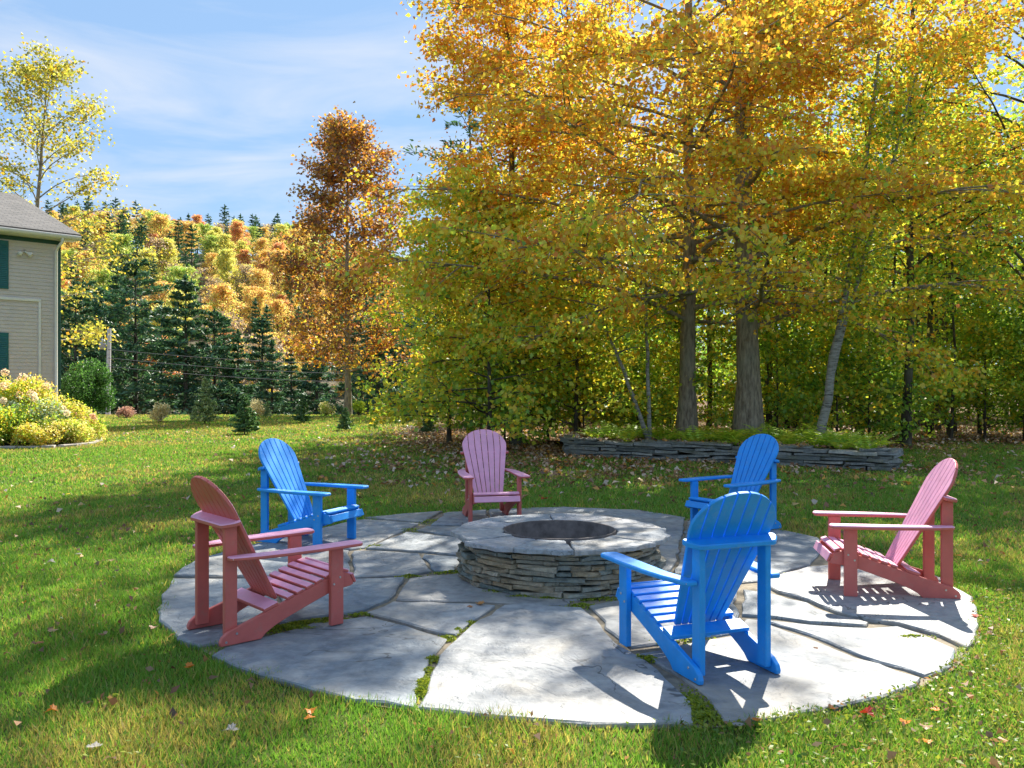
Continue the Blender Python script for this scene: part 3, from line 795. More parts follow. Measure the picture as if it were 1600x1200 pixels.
def crown_profile(kind):
    if kind == 'round': return lambda t: np.sin(np.clip(t * 0.86 + 0.14, 0, 1) * math.pi) ** 0.6
    if kind == 'oval':  return lambda t: (np.clip(1.0 - t, 0, 1) ** 0.55) * (0.55 + 0.45 * np.clip(t * 4, 0, 1))
    if kind == 'cone':  return lambda t: (np.clip(1.02 - t, 0, 1) ** 0.5) * (0.72 + 0.28 * np.clip(t * 4, 0, 1))
    if kind == 'wide':  return lambda t: np.clip(1.05 - t, 0, 1) ** 0.5
def broadleaf(seed, H, r0, zb, Rad, nprim, nsec, nleaf, size, colour, bark_m, prof='oval', lean=(0, 0), up=(0.75, 0.1), spread=0.22, wloc=None, aim=None, min_r=0.004, wig=0.02, thin=None):
    r = np.random.default_rng(seed)
    wood = Acc()
    zs = np.linspace(0, H, 14); tt = zs / H
    wob = np.cumsum(r.normal(0, wig, (14, 2)), axis=0) * H / 14
    wob -= wob[0]
    P = np.column_stack([wob[:, 0] + lean[0] * tt ** 1.1, wob[:, 1] + lean[1] * tt ** 1.1, zs])
    Rr = r0 * ((1 - tt) ** 0.85 * 0.95 + 0.03) + r0 * 0.45 * np.exp(-zs / (r0 * 1.6))
    P[0, 2] = -0.12
    tube(wood, P, Rr, 10)
    pf = crown_profile(prof)
    Cs, Ds = [], []
    per = max(1, int(nleaf / (nprim * (nsec + 1))))
    az = r.uniform(0, 6.28)
    for i in range(nprim):
        zi = zb + (H * 0.985 - zb) * ((i + r.uniform(0, 0.8)) / nprim)
        t_ = (zi - zb) / (H - zb)
        az += 2.399 + r.normal(0, 0.35)
        L = Rad * float(pf(t_)) * r.uniform(0.72, 1.12) + 0.25
        if aim is not None: L = min(L * aim(az, t_), Rad * 1.12)
        b = np.array([np.interp(zi, P[:, 2], P[:, k]) for k in range(3)])
        e0 = up[0] * (0.5 + 0.8 * t_) + r.normal(0, 0.12); e1 = up[1] + 0.5 * t_ + r.normal(0, 0.12)
        s = np.linspace(0, 1, 7); e = e0 + (e1 - e0) * s; a = az + np.cumsum(r.normal(0, 0.15, 7)); e = e + np.cumsum(r.normal(0, 0.07, 7))
        step = L / 6
        d = np.column_stack([np.cos(a) * np.cos(e), np.sin(a) * np.cos(e), np.sin(e)])
        Q = b + np.concatenate([[np.zeros(3)], np.cumsum(d[:-1] * step, axis=0)])
        rb = max(min(0.36 * float(np.interp(zi, zs, Rr)), 0.012 + 0.009 * L), min_r * 1.5)
        tube(wood, Q, rb * (1 - s) ** 0.8 + min_r, 5)
        for j in range(nsec + 1):
            ts = r.uniform(0.18, 1.0) if j else 1.0
            x = ts * 6; k0 = min(int(x), 5); base = Q[k0] + (Q[k0 + 1] - Q[k0]) * (x - k0)
            a2 = a[k0] + (r.choice([-1, 1]) * r.uniform(0.4, 1.25) if j else 0); e2 = e[k0] * 0.5 + r.normal(0.02, 0.22)
            L2 = (L * r.uniform(0.16, 0.36) * (1.2 - 0.55 * ts) + 0.12) * (1 if j else 0.6)
            d2 = np.array([math.cos(a2) * math.cos(e2), math.sin(a2) * math.cos(e2), math.sin(e2)])
            s2 = np.linspace(0, 1, 4)
            Q2 = base + d2 * L2 * s2[:, None] + np.array([0, 0, -0.10 * L2]) * (s2 ** 2)[:, None]
            tube(wood, Q2, (0.30 * rb * (1 - s2) + min_r * 0.8), 3)
            m = r.poisson(per)
            if m == 0: continue
            sl = r.uniform(0.1, 1.08, m) ** 0.7
            C = base + d2 * (L2 * sl)[:, None] + np.array([0, 0, -0.10 * L2]) * (sl ** 2)[:, None]
            C = C + r.normal(size=(m, 3)) * np.array([spread, spread, spread * 0.55])
            Cs.append(C); Ds.append(np.repeat(d2[None] + np.array([0, 0, -0.5]), m, axis=0))
    C = np.concatenate(Cs); D = np.concatenate(Ds)
    keep = C[:, 2] > 0.08
    if wloc is not None: keep &= sun_gap(C + np.asarray(wloc), r)
    if thin is not None: keep &= thin(C, r)
    C, D = C[keep], D[keep]
    sz = size * r.uniform(0.65, 1.25, len(C))
    V, F = leaves_np(r, C, sz, sz * 0.82, 0.55, D)
    cols = colour(r, C)
    return wood.mesh('trunk', bark_m, True), mk('crown', V, F, M['leaf'], np.repeat(cols, 4, axis=0))

def two_tone(seed, lo, hi, z0, z1, scale=1.6, extra=None, ew=0.0):
    wv = Waves(seed, scale)
    names = list(lo) + list(hi) + ([extra] if extra else [])
    def f(r, C):
        t = np.clip((C[:, 2] - z0) / (z1 - z0) + 0.30 * wv(C), 0.02, 0.98)[:, None]
        w = [1 - t] * len(lo) + [t] * len(hi) + ([np.full_like(t, ew)] if extra else [])
        return pal(r, names, np.concatenate(w, 1), len(C))
    return f
def one_tone(names, wts, seed=0, scale=2.0):
    wv = Waves(seed, scale)
    def f(r, C):
        b = wv(C)[:, None]
        w = np.exp(np.log(np.array(wts))[None] + b * np.linspace(-0.6, 0.6, len(names))[None])
        return pal(r, names, w, len(C))
    return f

def conifer(seed, H, r0, zb, Rad, whorls, per, tufts, tl, tw, palname, droop=0.0, prof=0.8, bark_m=None, upb=0.18, gap=0.0):
    r = np.random.default_rng(seed)
    wood = Acc(); zs = np.linspace(-0.1, H, 8)
    tube(wood, np.column_stack([r.normal(0, 0.015 * H / 10, 8), r.normal(0, 0.015 * H / 10, 8), zs]), r0 * (1 - (zs / H).clip(0, 1) * 0.93), 7)
    Cs, Ds = [], []
    for w in range(whorls):
        t_ = (w + r.uniform(0, 0.5)) / whorls; z = zb + (H - zb) * t_
        L0 = Rad * ((1 - t_) ** prof) * r.uniform(0.75, 1.1) + 0.04 * H * 0.3
        a0 = r.uniform(0, 6.28)
        for b in range(per):
            if r.uniform() < gap: continue
            a = a0 + b * 6.283 / per + r.normal(0, 0.25); L = L0 * r.uniform(0.65, 1.15)
            e = upb + 0.5 * t_ + r.normal(0, 0.1)
            s = np.linspace(0, 1, 4)
            Q = np.array([0, 0, z]) + np.column_stack([math.cos(a) * L * s, math.sin(a) * L * s, math.tan(e) * L * s * (1 - 0.5 * s) - droop * L * s ** 2])
            tube(wood, Q, 0.16 * r0 * (1 - s) * (1 - t_ * 0.7) + 0.006 * H / 8, 3)
            m = max(3, int(tufts * (0.35 + L / Rad)))
            sl = r.uniform(0.15, 1.0, m) ** 0.75
            C = np.column_stack([np.interp(sl, s, Q[:, k]) for k in range(3)])
            lat = np.array([-math.sin(a), math.cos(a), 0]); wdt = 0.30 * L * (1.1 - sl)
            off = r.uniform(-1, 1, m)
            C = C + lat * (off * wdt)[:, None] + np.array([0, 0, 1.0]) * r.normal(0.03 * L, 0.045 * L, m)[:, None]
            Cs.append(C)
            Ds.append(np.array([math.cos(a), math.sin(a), 0.35]) + lat * (off * 0.9)[:, None])
    m = max(6, tufts)
    Cs.append(np.column_stack([r.normal(0, 0.02 * H / 5, m), r.normal(0, 0.02 * H / 5, m), H * r.uniform(0.90, 1.02, m)])); Ds.append(np.tile([0, 0, 1.0], (m, 1)))
    C = np.concatenate(Cs); D = np.concatenate(Ds); n = len(C)
    keep = C[:, 2] > 0.05; C, D = C[keep], D[keep]; n = len(C)
    V, F = leaves_np(r, C, tl * r.uniform(0.6, 1.3, n), tw * r.uniform(0.6, 1.3, n), 0.8, D, 0.1)
    c = PAL[palname][r.integers(0, len(PAL[palname]), n)] * r.uniform(0.7, 1.35, (n, 1))
    return wood.mesh('trunk', bark_m or M['bark_dark'], True), mk('crown', V, F, M['needle'], np.repeat(c, 4, axis=0))

def tree(name, label, cat, meshes, loc, rz=0, group=None, scale=1.0):
    t = thing(name, label, cat, loc, rz, group); t.scale = (scale,) * 3
    obj('trunk', meshes[0], t); obj('crown', meshes[1], t)
    return t
def plant(name, label, cat, meshes, loc, rz=0, group=None, scale=1.0, parts=('stems', 'foliage')):
    t = thing(name, label, cat, loc, rz, group); t.scale = (scale,) * 3
    for p, m in zip(parts, meshes): obj(p, m, t)
    return t

# the large maples on the planting bed
def aim_back(az, t):                               # shorter limbs on the hidden side, shaped to let sun through the crown
    return 1.0 - 0.45 * max(0.0, math.sin(az))
def aimL(az, t):                                    # long low limbs towards the open lawn on the left
    return (1.0 + 0.28 * math.cos(az - R_(205))) * (1.0 - 0.45 * max(0.0, math.sin(az)))
L1 = (3.95, 19.9, 0.30)
tree('maple_tree', 'large gold and orange maple, left of the two thick trunks behind the wall', 'tree',
     broadleaf(101, 15, 0.20, 2.35, 6.3, 62, 18, 108000, 0.108, two_tone(1, ['lime', 'gold', 'gold'], ['gold', 'orange', 'orange', 'gold'], 2.0, 5.2, 2.2, 'green', 0.05), M['bark'], 'wide', (0.1, 0), (0.34, -0.30), 0.19, L1, aimL, thin=lambda C, r: r.uniform(size=len(C)) < np.where(C[:, 1] < -1.6, 1.0, np.where(C[:, 1] < 0.5, 0.5, 0.16))), L1)
L2 = (5.2, 19.4, 0.30)
tree('maple_tree', 'large gold maple with the thickest trunk behind the wall', 'tree',
     broadleaf(102, 15.5, 0.275, 2.3, 5.6, 58, 17, 82000, 0.108, two_tone(2, ['gold', 'gold', 'lime'], ['gold', 'orange', 'gold'], 2.0, 5.5, 2.0, 'green', 0.05), M['bark'], 'wide', (-0.2, 0.2), (0.34, -0.30), 0.19, L2, aim_back, thin=lambda C, r: r.uniform(size=len(C)) < np.where(C[:, 1] < -1.4, 1.0, np.where(C[:, 1] < 0.5, 0.5, 0.18))), L2)
L3 = (9.6, 21.5, 0)
tree('maple_tree', 'tall golden maple at the right edge of the wood above the leaning birch', 'tree',
     broadleaf(103, 16, 0.11, 4.0, 5.0, 46, 14, 38000, 0.112, two_tone(3, ['lime', 'yellow', 'green'], ['gold', 'yellow', 'orange'], 3.5, 8.0, 1.8), M['bark_dark'], 'wide', (0.4, 0), (0.7, 0.1), 0.26, L3, thin=lambda C, r: (C[:, 1] < 0.3) | (r.uniform(size=len(C)) < 0.25)), L3)
L4 = (13.6, 23.0, 0)
tree('maple_tree', 'tall yellow and green maple at the far right of the picture', 'tree',
     broadleaf(104, 17, 0.17, 3.0, 5.0, 46, 14, 38000, 0.115, two_tone(4, ['green', 'lime', 'green'], ['gold', 'yellow', 'lime', 'orange'], 3.0, 8.5, 1.8), M['bark_dark'], 'wide', (-0.3, 0), (0.7, 0.05), 0.26, L4, thin=lambda C, r: (C[:, 1] < 0.3) | (r.uniform(size=len(C)) < 0.25)), L4)
L5 = (2.0, 28.0, 0)
tree('maple_tree', 'gold maple hidden in the left of the wood behind the pink chair', 'tree',
     broadleaf(105, 15.5, 0.16, 3.2, 4.3, 40, 11, 11000, 0.125, two_tone(5, ['lime', 'gold', 'yellow'], ['gold', 'orange', 'yellow'], 2.5, 6.5, 2.0), M['bark_dark'], 'wide', (-0.3, 0), (0.6, 0.0), 0.26, L5), L5)
L6 = (0.1, 21.6, 0)
tree('maple_tree', 'golden maple with its trunk hidden by low leaves, left end of the wood', 'tree',
     broadleaf(106, 13.5, 0.14, 2.0, 3.0, 56, 15, 44000, 0.108, two_tone(6, ['lime', 'gold', 'lime'], ['gold', 'orange', 'orange', 'gold'], 1.6, 4.8, 2.0), M['bark_dark'], 'oval', (-0.3, 0), (0.55, -0.05), 0.24, L6, thin=lambda C, r: (C[:, 1] < 0.0) | (r.uniform(size=len(C)) < 0.25)), L6)
# young beeches with leaves down to the ground, left of the bed
for k, (x, y, H, Rd, nl, lab) in enumerate([(-0.5, 19.3, 5.6, 2.5, 9000, 'young yellow-green beech sweeping to the lawn behind the far pink chair'),
                                           (1.5, 20.8, 5.4, 2.2, 7500, 'young leafy beech between the far pink chair and the twin birch stems'),
                                           (-1.6, 22.4, 6.5, 2.0, 8000, 'young lime-leaved beech at the left end of the wood')]):
    tree('beech_tree', lab, 'tree', broadleaf(120 + k, H, 0.06, 0.5, Rd, 40, 11, nl, 0.115,
         two_tone(20 + k, ['lime', 'lime', 'yellow'], ['lime', 'yellow', 'gold'], 0.4, 4.6, 1.3, 'green', 0.15), M['bark_dark'], 'wide', (0, 0), (0.35, -0.12), 0.2), (x, y, 0))
# leaning forked birch and the twin birch stems
def birch(seed, paths, nleaf, size, spread, seg):
    r = np.random.default_rng(seed); w = Acc(); Cs = []
    for pts, r0, r1 in paths:
        pts = np.array(pts, dtype=float); u = np.linspace(0, 1, len(pts)); q = np.linspace(0, 1, 14)
        Q = np.column_stack([np.interp(q, u, pts[:, k]) for k in range(3)]) + np.concatenate([np.zeros((1, 3)), r.normal(0, 0.012, (13, 3))])
        tube(w, Q, r0 + (r1 - r0) * q, 8)
        for j in range(seg):
            s = r.uniform(0.45, 1.0); b = np.array([np.interp(s, q, Q[:, k]) for k in range(3)])
            a = r.uniform(0, 6.28); L = r.uniform(0.5, 1.7) * (1.3 - s)
            d = np.array([math.cos(a) * 0.8, math.sin(a) * 0.8, 0.5]); s2 = np.linspace(0, 1, 5)
            B = b + d * L * s2[:, None] - np.array([0, 0, 0.35 * L]) * (s2 ** 2)[:, None]
            tube(w, B, 0.018 * (1 - s2) + 0.004, 4)
            m = int(nleaf / (seg * len(paths))); sl = r.uniform(0.15, 1.05, m)
            Cs.append(b + d * (L * sl)[:, None] - np.array([0, 0, 0.35 * L]) * (sl ** 2)[:, None] + r.normal(0, spread, (m, 3)))
    C = np.concatenate(Cs); V, F = leaves_np(r, C, size * r.uniform(0.6, 1.2, len(C)), size * 0.75, 0.3)
    return w.mesh('trunk', M['birch'], True), mk('crown', V, F, M['leaf'], np.repeat(pal(r, ['lime', 'yellow', 'green'], np.tile([1.0, 1.0, 0.6], (len(C), 1)), len(C)), 4, axis=0))
tree('birch_tree', 'leaning forked grey birch at the right of the fern bed', 'tree',
     birch(140, [([(0, 0, -0.1), (0.20, 0, 1.2), (0.42, 0, 2.3), (0.62, 0.05, 3.4), (0.95, 0.1, 5.2), (1.3, 0.2, 8)], 0.105, 0.03),
                 ([(0.22, 0, 1.25), (0.48, 0.0, 2.3), (0.78, -0.05, 3.4), (1.3, -0.1, 5.2), (1.9, -0.2, 7.5)], 0.06, 0.02)], 5200, 0.09, 0.22, 30), (6.24, 17.9, 0.3))
tree('birch_tree', 'pair of thin white birch stems springing from one root behind the wall', 'tree',
     birch(141, [([(0, 0, -0.1), (-0.06, 0, 1.2), (-0.10, 0, 2.4), (-0.14, 0, 3.8), (-0.1, 0, 6)], 0.05, 0.015),
                 ([(0, 0, -0.08), (-0.33, 0, 0.8), (-0.62, 0.05, 1.6), (-1.05, 0.05, 2.6), (-1.7, 0.1, 4.2)], 0.055, 0.015)], 2600, 0.085, 0.2, 16), (2.95, 18.7, 0.3))
tree('white_pine', 'white pine whose blue-green branch tips poke out left of the golden maple', 'tree',
     conifer(150, 13, 0.17, 3.0, 4.1, 15, 5, 70, 0.26, 0.07, 'pine', 0.1, 0.55, upb=0.25, gap=0.15), (-1.35, 28.0, 0), 0.4, None, 0.80)

# the wood behind: copies of a few grown trees
rf = np.random.default_rng(55)
wood_src = []
for k in range(6):
    H = [10.5, 11.5, 9.5, 11, 10, 12][k]
    cf = [two_tone(30, ['green', 'lime'], ['yellow', 'gold', 'lime'], 2, 9, 2), one_tone(['lime', 'green', 'yellow'], [1, 1, .8], 31), two_tone(32, ['lime', 'green'], ['gold', 'orange', 'yellow'], 2, 8, 2),
          one_tone(['yellow', 'lime', 'gold'], [1, .8, .8], 33), one_tone(['green', 'lime'], [1, .8], 34), two_tone(35, ['yellow', 'lime'], ['gold', 'yellow'], 2, 8, 2)][k]
    wood_src.append(broadleaf(200 + k, H, [0.11, 0.14, 0.08, 0.12, 0.10, 0.15][k], [3.2, 3.8, 2.6, 3.4, 3.0, 4.0][k], 2.9, 32, 8, 3000, 0.17, cf, M['bark_dark'], 'wide', (0, 0), (0.6, 0.1), 0.26, wig=0.03))
kinds = ['green and yellow', 'leafy green', 'orange-topped', 'golden yellow', 'dark green', 'yellow-gold']
spots = []
for tries in range(4000):
    d = rf.uniform(25.5, 46); px = rf.uniform(660, 1720); x = atd(px, d)
    if x < -1.0 or (d < 34 and px < 1010): continue
    if any((x - s[0]) ** 2 + (d - s[1]) ** 2 < (3.0 + 0.03 * d) ** 2 for s in spots): continue
    if math.hypot(x + 0.1, d - 21.6) < 1.5 or math.hypot(x - 2.0, d - 28) < 1.5 or math.hypot(x + 1.0, d - 31) < 1.5: continue
    spots.append((x, d))
    if len(spots) >= 26: break
spots.sort(key=lambda s: s[0] / s[1])
cnt = {}
first = {}
for i, (x, d) in enumerate(spots):
    k = int(rf.integers(0, 6)); nrow = 'front' if d < 32 else ('middle' if d < 39 else 'rear')
    c = cnt.setdefault((k, nrow), 0); cnt[(k, nrow)] += 1
    lab = '%s forest tree, %s such from the left, wood %s' % (kinds[k], ordinal(c), nrow)
    sc_ = rf.uniform(0.85, 1.12)
    if k not in first:
        first[k] = tree('forest_tree', lab, 'tree', wood_src[k], (x, d, 0), rf.uniform(0, 6.28), 'trees of the wood behind the wall', sc_)
    else:
        copy_tree(first[k], (x, d, 0), rf.uniform(0, 6.28), lab, 'trees of the wood behind the wall', sc_)

slim_src = [broadleaf(260 + k, [9, 10.5, 8][k], [0.055, 0.075, 0.045][k], [3.4, 4.2, 3.0][k], 1.6, 18, 6, 1200, 0.12, one_tone(['lime', 'yellow', 'green'], [1, .8, .6], 70 + k), M['bark_dark'], 'oval', (rf.uniform(-.5, .5), 0), (0.8, 0.2), 0.22, wig=0.05) for k in range(3)]
sl_ = []
for tries in range(3000):
    d = rf.uniform(21.8, 30); px = rf.uniform(1090, 1640); x = atd(px, d)
    if x > 8 and d < 23.5: continue
    if any((x - q[0]) ** 2 + (d - q[1]) ** 2 < 0.5 for q in sl_): continue
    sl_.append((x, d))
    if len(sl_) >= 30: break
sl_.sort(key=lambda q: q[0] / q[1]); slf = {}
for i, (x, d) in enumerate(sl_):
    k = i % 3; lab = 'slim dark-stemmed young tree in the wood, %s from the left' % ordinal(i)
    if k not in slf: slf[k] = tree('slim_tree', lab, 'tree', slim_src[k], (x, d, 0), rf.uniform(0, 6.28), 'slim stems in the wood', rf.uniform(.85, 1.15))
    else: copy_tree(slf[k], (x, d, 0), rf.uniform(0, 6.28), lab, 'slim stems in the wood', rf.uniform(.85, 1.15))

# understory saplings and bushes at the edge of the wood
und_src = [broadleaf(230 + k, [3.4, 2.6, 4.2, 2.0][k], 0.03, 0.2, [1.3, 1.2, 1.5, 1.0][k], 22, 8, [3400, 2800, 4000, 2300][k], 0.105,
           [one_tone(['green', 'lime'], [.8, 1], 41, 1.2), one_tone(['lime', 'green', 'yellow'], [1, .4, .8], 42, 1.2), one_tone(['green', 'lime', 'yellow'], [.7, 1, .5], 43, 1.2), one_tone(['green', 'lime'], [1, .8], 44, 1.2)][k],
           M['bark_dark'], 'wide', (0, 0), (0.7, 0.1), 0.17, min_r=0.003) for k in range(4)]
ukind = ['tall green sapling', 'yellow-green bush', 'leafy green sapling', 'low dark green bush']
us = []
for tries in range(3000):
    px = rf.choice([rf.uniform(1190, 1680), rf.uniform(650, 1180)], p=[0.72, 0.28])
    d = rf.uniform(20.8, 25.5); x = atd(px, d)
    yb = 19.5 if x < 8 else 19.5 + min((x - 8) * 0.7, 2.5)
    if d < yb + 1.0 or x < -1.9: continue
    if any((x - s[0]) ** 2 + (d - s[1]) ** 2 < 0.8 for s in us): continue
    us.append((x, d))
    if len(us) >= 26: break
nb = len(us)
for tries in range(2000):
    px = rf.uniform(700, 1700); d = rf.uniform(33, 46); x = atd(px, d)
    if x < -0.5 or any((x - s[0]) ** 2 + (d - s[1]) ** 2 < 3.2 for s in us): continue
    us.append((x, d))
    if len(us) >= nb + 30: break
us.sort(key=lambda s: s[0] / s[1]); ucnt = [0] * 8; ufirst = {}
for (x, d) in us:
    k = int(rf.integers(0, 4)); deep = d > 30
    lab = '%s %s, %s such from the left' % (ukind[k], 'deep in the wood' if deep else 'at the wood edge', ordinal(ucnt[k + 4 * deep])); ucnt[k + 4 * deep] += 1
    nm = 'sapling' if k in (0, 2) else 'bush'
    if k not in ufirst: ufirst[k] = tree(nm, lab, nm, und_src[k], (x, d, 0), rf.uniform(0, 6.28), 'undergrowth of the wood', rf.uniform(0.8, 1.15) * (1.5 if deep else 1.0))
    else: copy_tree(ufirst[k], (x, d, 0), rf.uniform(0, 6.28), lab, 'undergrowth of the wood', rf.uniform(0.8, 1.15) * (1.5 if deep else 1.0))

# ferns on the bed
def fern(seed, n=13, L=0.55):
    r = np.random.default_rng(seed); V, F, Cc = [], [], []
    for f in range(n):
        a = r.uniform(0, 6.28); el = r.uniform(0.7, 1.35); Lf = L * r.uniform(0.7, 1.2)
        s = np.linspace(0, 1, 10)
        hd = np.array([math.cos(a), math.sin(a), 0]); lat = np.array([-math.sin(a), math.cos(a), 0])
        mid_ = hd * (np.cos(el) * s + 0.30 * s ** 2)[:, None] * Lf + np.array([0, 0, 1.0]) * (math.sin(el) * s - 0.45 * s ** 2)[:, None] * Lf
        col = np.array(PAL['lime'][r.integers(0, 4)]) * r.uniform(0.8, 1.3) * np.array([1.0, 1.05, 1.0])
        for k in range(1, 10):
            wd = 0.20 * Lf * math.sin(min(1.0, s[k] * 0.9 + 0.12) * math.pi) ** 0.8 + 0.01
            for sg in (-1, 1):
                b = mid_[k]; tip = b + lat * sg * wd + (mid_[k] - mid_[k - 1]) * 0.6 - np.array([0, 0, 0.18 * wd])
                w_ = (mid_[k] - mid_[k - 1]) * 0.36
                i0 = len(V); V += [b - w_, b * 0.5 + tip * 0.5 - w_ * 0.9, tip, b * 0.5 + tip * 0.5 + w_ * 0.9]; F.append((i0, i0 + 1, i0 + 2, i0 + 3)); Cc += [col] * 4
    return mk('fronds', np.array(V), np.array(F), M['leaf'], np.array(Cc))
fern_src = [fern(300 + k) for k in range(4)]
fs = []
for tries in range(4000):
    s = rf.uniform(0.5, cum[-1] - 1.0); x, y, th = wpt(s); off = rf.uniform(0.35, 2.3)
    fx, fy = x - math.sin(th) * off, y + math.cos(th) * off
    if any((fx - q[0]) ** 2 + (fy - q[1]) ** 2 < 0.11 for q in fs): continue
    if fy > 20.5 or fx < 1.4 or fx > 7.0: continue
    fs.append((fx, fy))
    if len(fs) >= 42: break
fs.sort(key=lambda s: s[0] / s[1])
for i, (x, y) in enumerate(fs):
    f = obj('fern', fern_src[i % 4], None, (x, y, BED_Z - 0.04), rf.uniform(0, 6.28)); f.scale = (rf.uniform(0.9, 1.4),) * 3
    tag(f, 'bright green fern on the raised bed, %s from the left' % ordinal(i), 'fern', 'ferns on the raised bed')

# ------------------------------------------------------------------ open lawn: red maple, young conifers, small shrubs
RM = (atd(543, 41.0), 41.0, -0.02)
tree('maple_tree', 'bronze and orange maple standing alone at the far edge of the lawn', 'tree',
     broadleaf(400, 13.1, 0.17, 1.9, 4.3, 58, 12, 22000, 0.165, two_tone(50, ['rust', 'rust', 'orange', 'gold'], ['rust', 'rust', 'orange', 'rust'], 2.0, 8.0, 2.2), M['bark'], 'cone', (0, 0), (0.6, 0.30), 0.30), RM, 0.3)
LB_ = (-18.3, 33.0, 0)
tree('birch_tree', 'tall airy yellow-leaved tree rising behind the grey house', 'tree',
     broadleaf(401, 13.8, 0.15, 2.2, 4.5, 44, 11, 11500, 0.13, one_tone(['olive', 'gold', 'olive'], [1, 0.6, 0.8], 51), M['bark'], 'oval', (0.8, 0), (0.8, 0.1), 0.30), LB_, 1.0)

fir_src = [conifer(420, 1.7, 0.028, 0.06, 0.58, 15, 7, 40, 0.13, 0.045, 'spruce', 0.0, 0.9, upb=0.25), conifer(421, 1.0, 0.02, 0.04, 0.40, 12, 7, 40, 0.10, 0.04, 'young', 0.0, 0.7, upb=0.3)]
for (px, py, h, k, lab) in [(320, 663, 1.68, 0, 'tallest pale young fir on the far lawn, left of centre'), (382, 679, 1.15, 1, 'dark green young fir just left of the blue chair top'),
                            (473, 661, 0.95, 1, 'small upright fir on the far lawn left of the bronze maple'), (540, 673, 0.72, 1, 'small round fir in front of the bronze maple'),
                            (418, 652, 0.72, 0, 'little yellowish fir at the lawn edge'), (633, 661, 0.75, 1, 'sparse small fir right of the bronze maple'), (669, 677, 0.72, 1, 'dark little fir beside the drooping maple leaves')]:
    p = at(px, py); tree('young_fir', lab, 'fir', fir_src[k], (p[0], p[1], 0), px * 0.1, 'young firs planted on the far lawn', h / [1.7, 1.0][k])

def shrub(seed, rx, h, n, size, colour, stems=9, bloom=None, up=0.4, matl='leaf'):
    """stems from one root and leaves gathered on lumps over a rounded mound"""
    r = np.random.default_rng(seed); w = Acc()
    nl = 26
    a = r.uniform(0, 6.28, nl); q = np.sqrt(r.uniform(0, 1, nl)) * 0.72
    LC = np.column_stack([np.cos(a) * q * rx, np.sin(a) * q * rx, h * (0.10 + 0.66 * np.sqrt(np.clip(1 - q ** 2, 0, 1)) * r.uniform(0.25, 1.1, nl))])
    LR = r.uniform(0.28, 0.50, nl) * min(rx, h)
    for i in range(min(stems, nl)):
        s = np.linspace(0, 1, 5)
        tube(w, np.column_stack([LC[i, 0] * s, LC[i, 1] * s, -0.03 + (LC[i, 2] + 0.03) * s ** 0.8]), 0.016 * (1 - s) + 0.004, 4)
    k = r.integers(0, nl, n); d = unit(r.normal(size=(n, 3)))
    C = LC[k] + d * (LR[k] * r.uniform(0.35, 1.05, n) ** 0.5)[:, None]
    C = C[C[:, 2] > 0.04]; n = len(C)
    V, F = leaves_np(r, C, size * r.uniform(0.6, 1.3, n), size * 0.55 * r.uniform(0.7, 1.2, n), up, d[:n] * 0.6 + np.array([0, 0, 0.2]))
    out = [w.mesh('stems', M['bark_dark'], True), mk('foliage', V, F, M[matl], np.repeat(colour(r, C), 4, axis=0))]
    if bloom:
        for i in range(bloom[0]):
            l = r.integers(0, nl); dd = unit(r.normal(size=3) + np.array([0.3, -0.5, 0.9])); c = LC[l] + dd * LR[l] * 1.08
            m = 70; Cb = c + unit(r.normal(size=(m, 3))) * (bloom[1] * r.uniform(0.55, 1.0, m) ** 0.4)[:, None]
            Vb2, Fb2 = leaves_np(r, Cb, 0.05, 0.045, 0.2)
            out.append(mk('bloom', Vb2, Fb2, M['leaf'], np.repeat(np.array(bloom[2]) * r.uniform(0.75, 1.15, (len(Cb), 1)), 4, axis=0)))
    return out
for (px, py, rx, h, cols, n, lab) in [(250, 660, 0.42, 0.85, ['straw'], 500, 'pale straw-coloured twiggy shrub on the far left lawn'), (397, 653, 0.45, 0.95, ['straw'], 500, 'pale dry shrub behind the dark young fir'),
                                      (508, 650, 0.45, 0.65, ['straw', 'lime'], 500, 'light feathery shrub left of the bronze maple trunk'), (595, 651, 0.3, 0.45, ['yellow'], 300, 'tiny yellow shrub right of the bronze maple'),
                                      (198, 653, 0.40, 0.5, ['dusty'], 400, 'small dusty pink shrub beside the utility pole'), (560, 650, 0.35, 0.9, ['lime'], 350, 'lime sapling at the foot of the bronze maple')]:
    PAL.setdefault('straw', np.array([(0.50, 0.42, 0.25), (0.42, 0.36, 0.2), (0.55, 0.5, 0.34)])); PAL.setdefault('dusty', np.array([(0.36, 0.2, 0.17), (0.3, 0.18, 0.14)]))
    p = at(px, py); plant('shrub', lab, 'shrub', shrub(500 + px, rx, h, n * 3, 0.075, one_tone(cols, [1] * len(cols), px), 14), (p[0], p[1], 0))

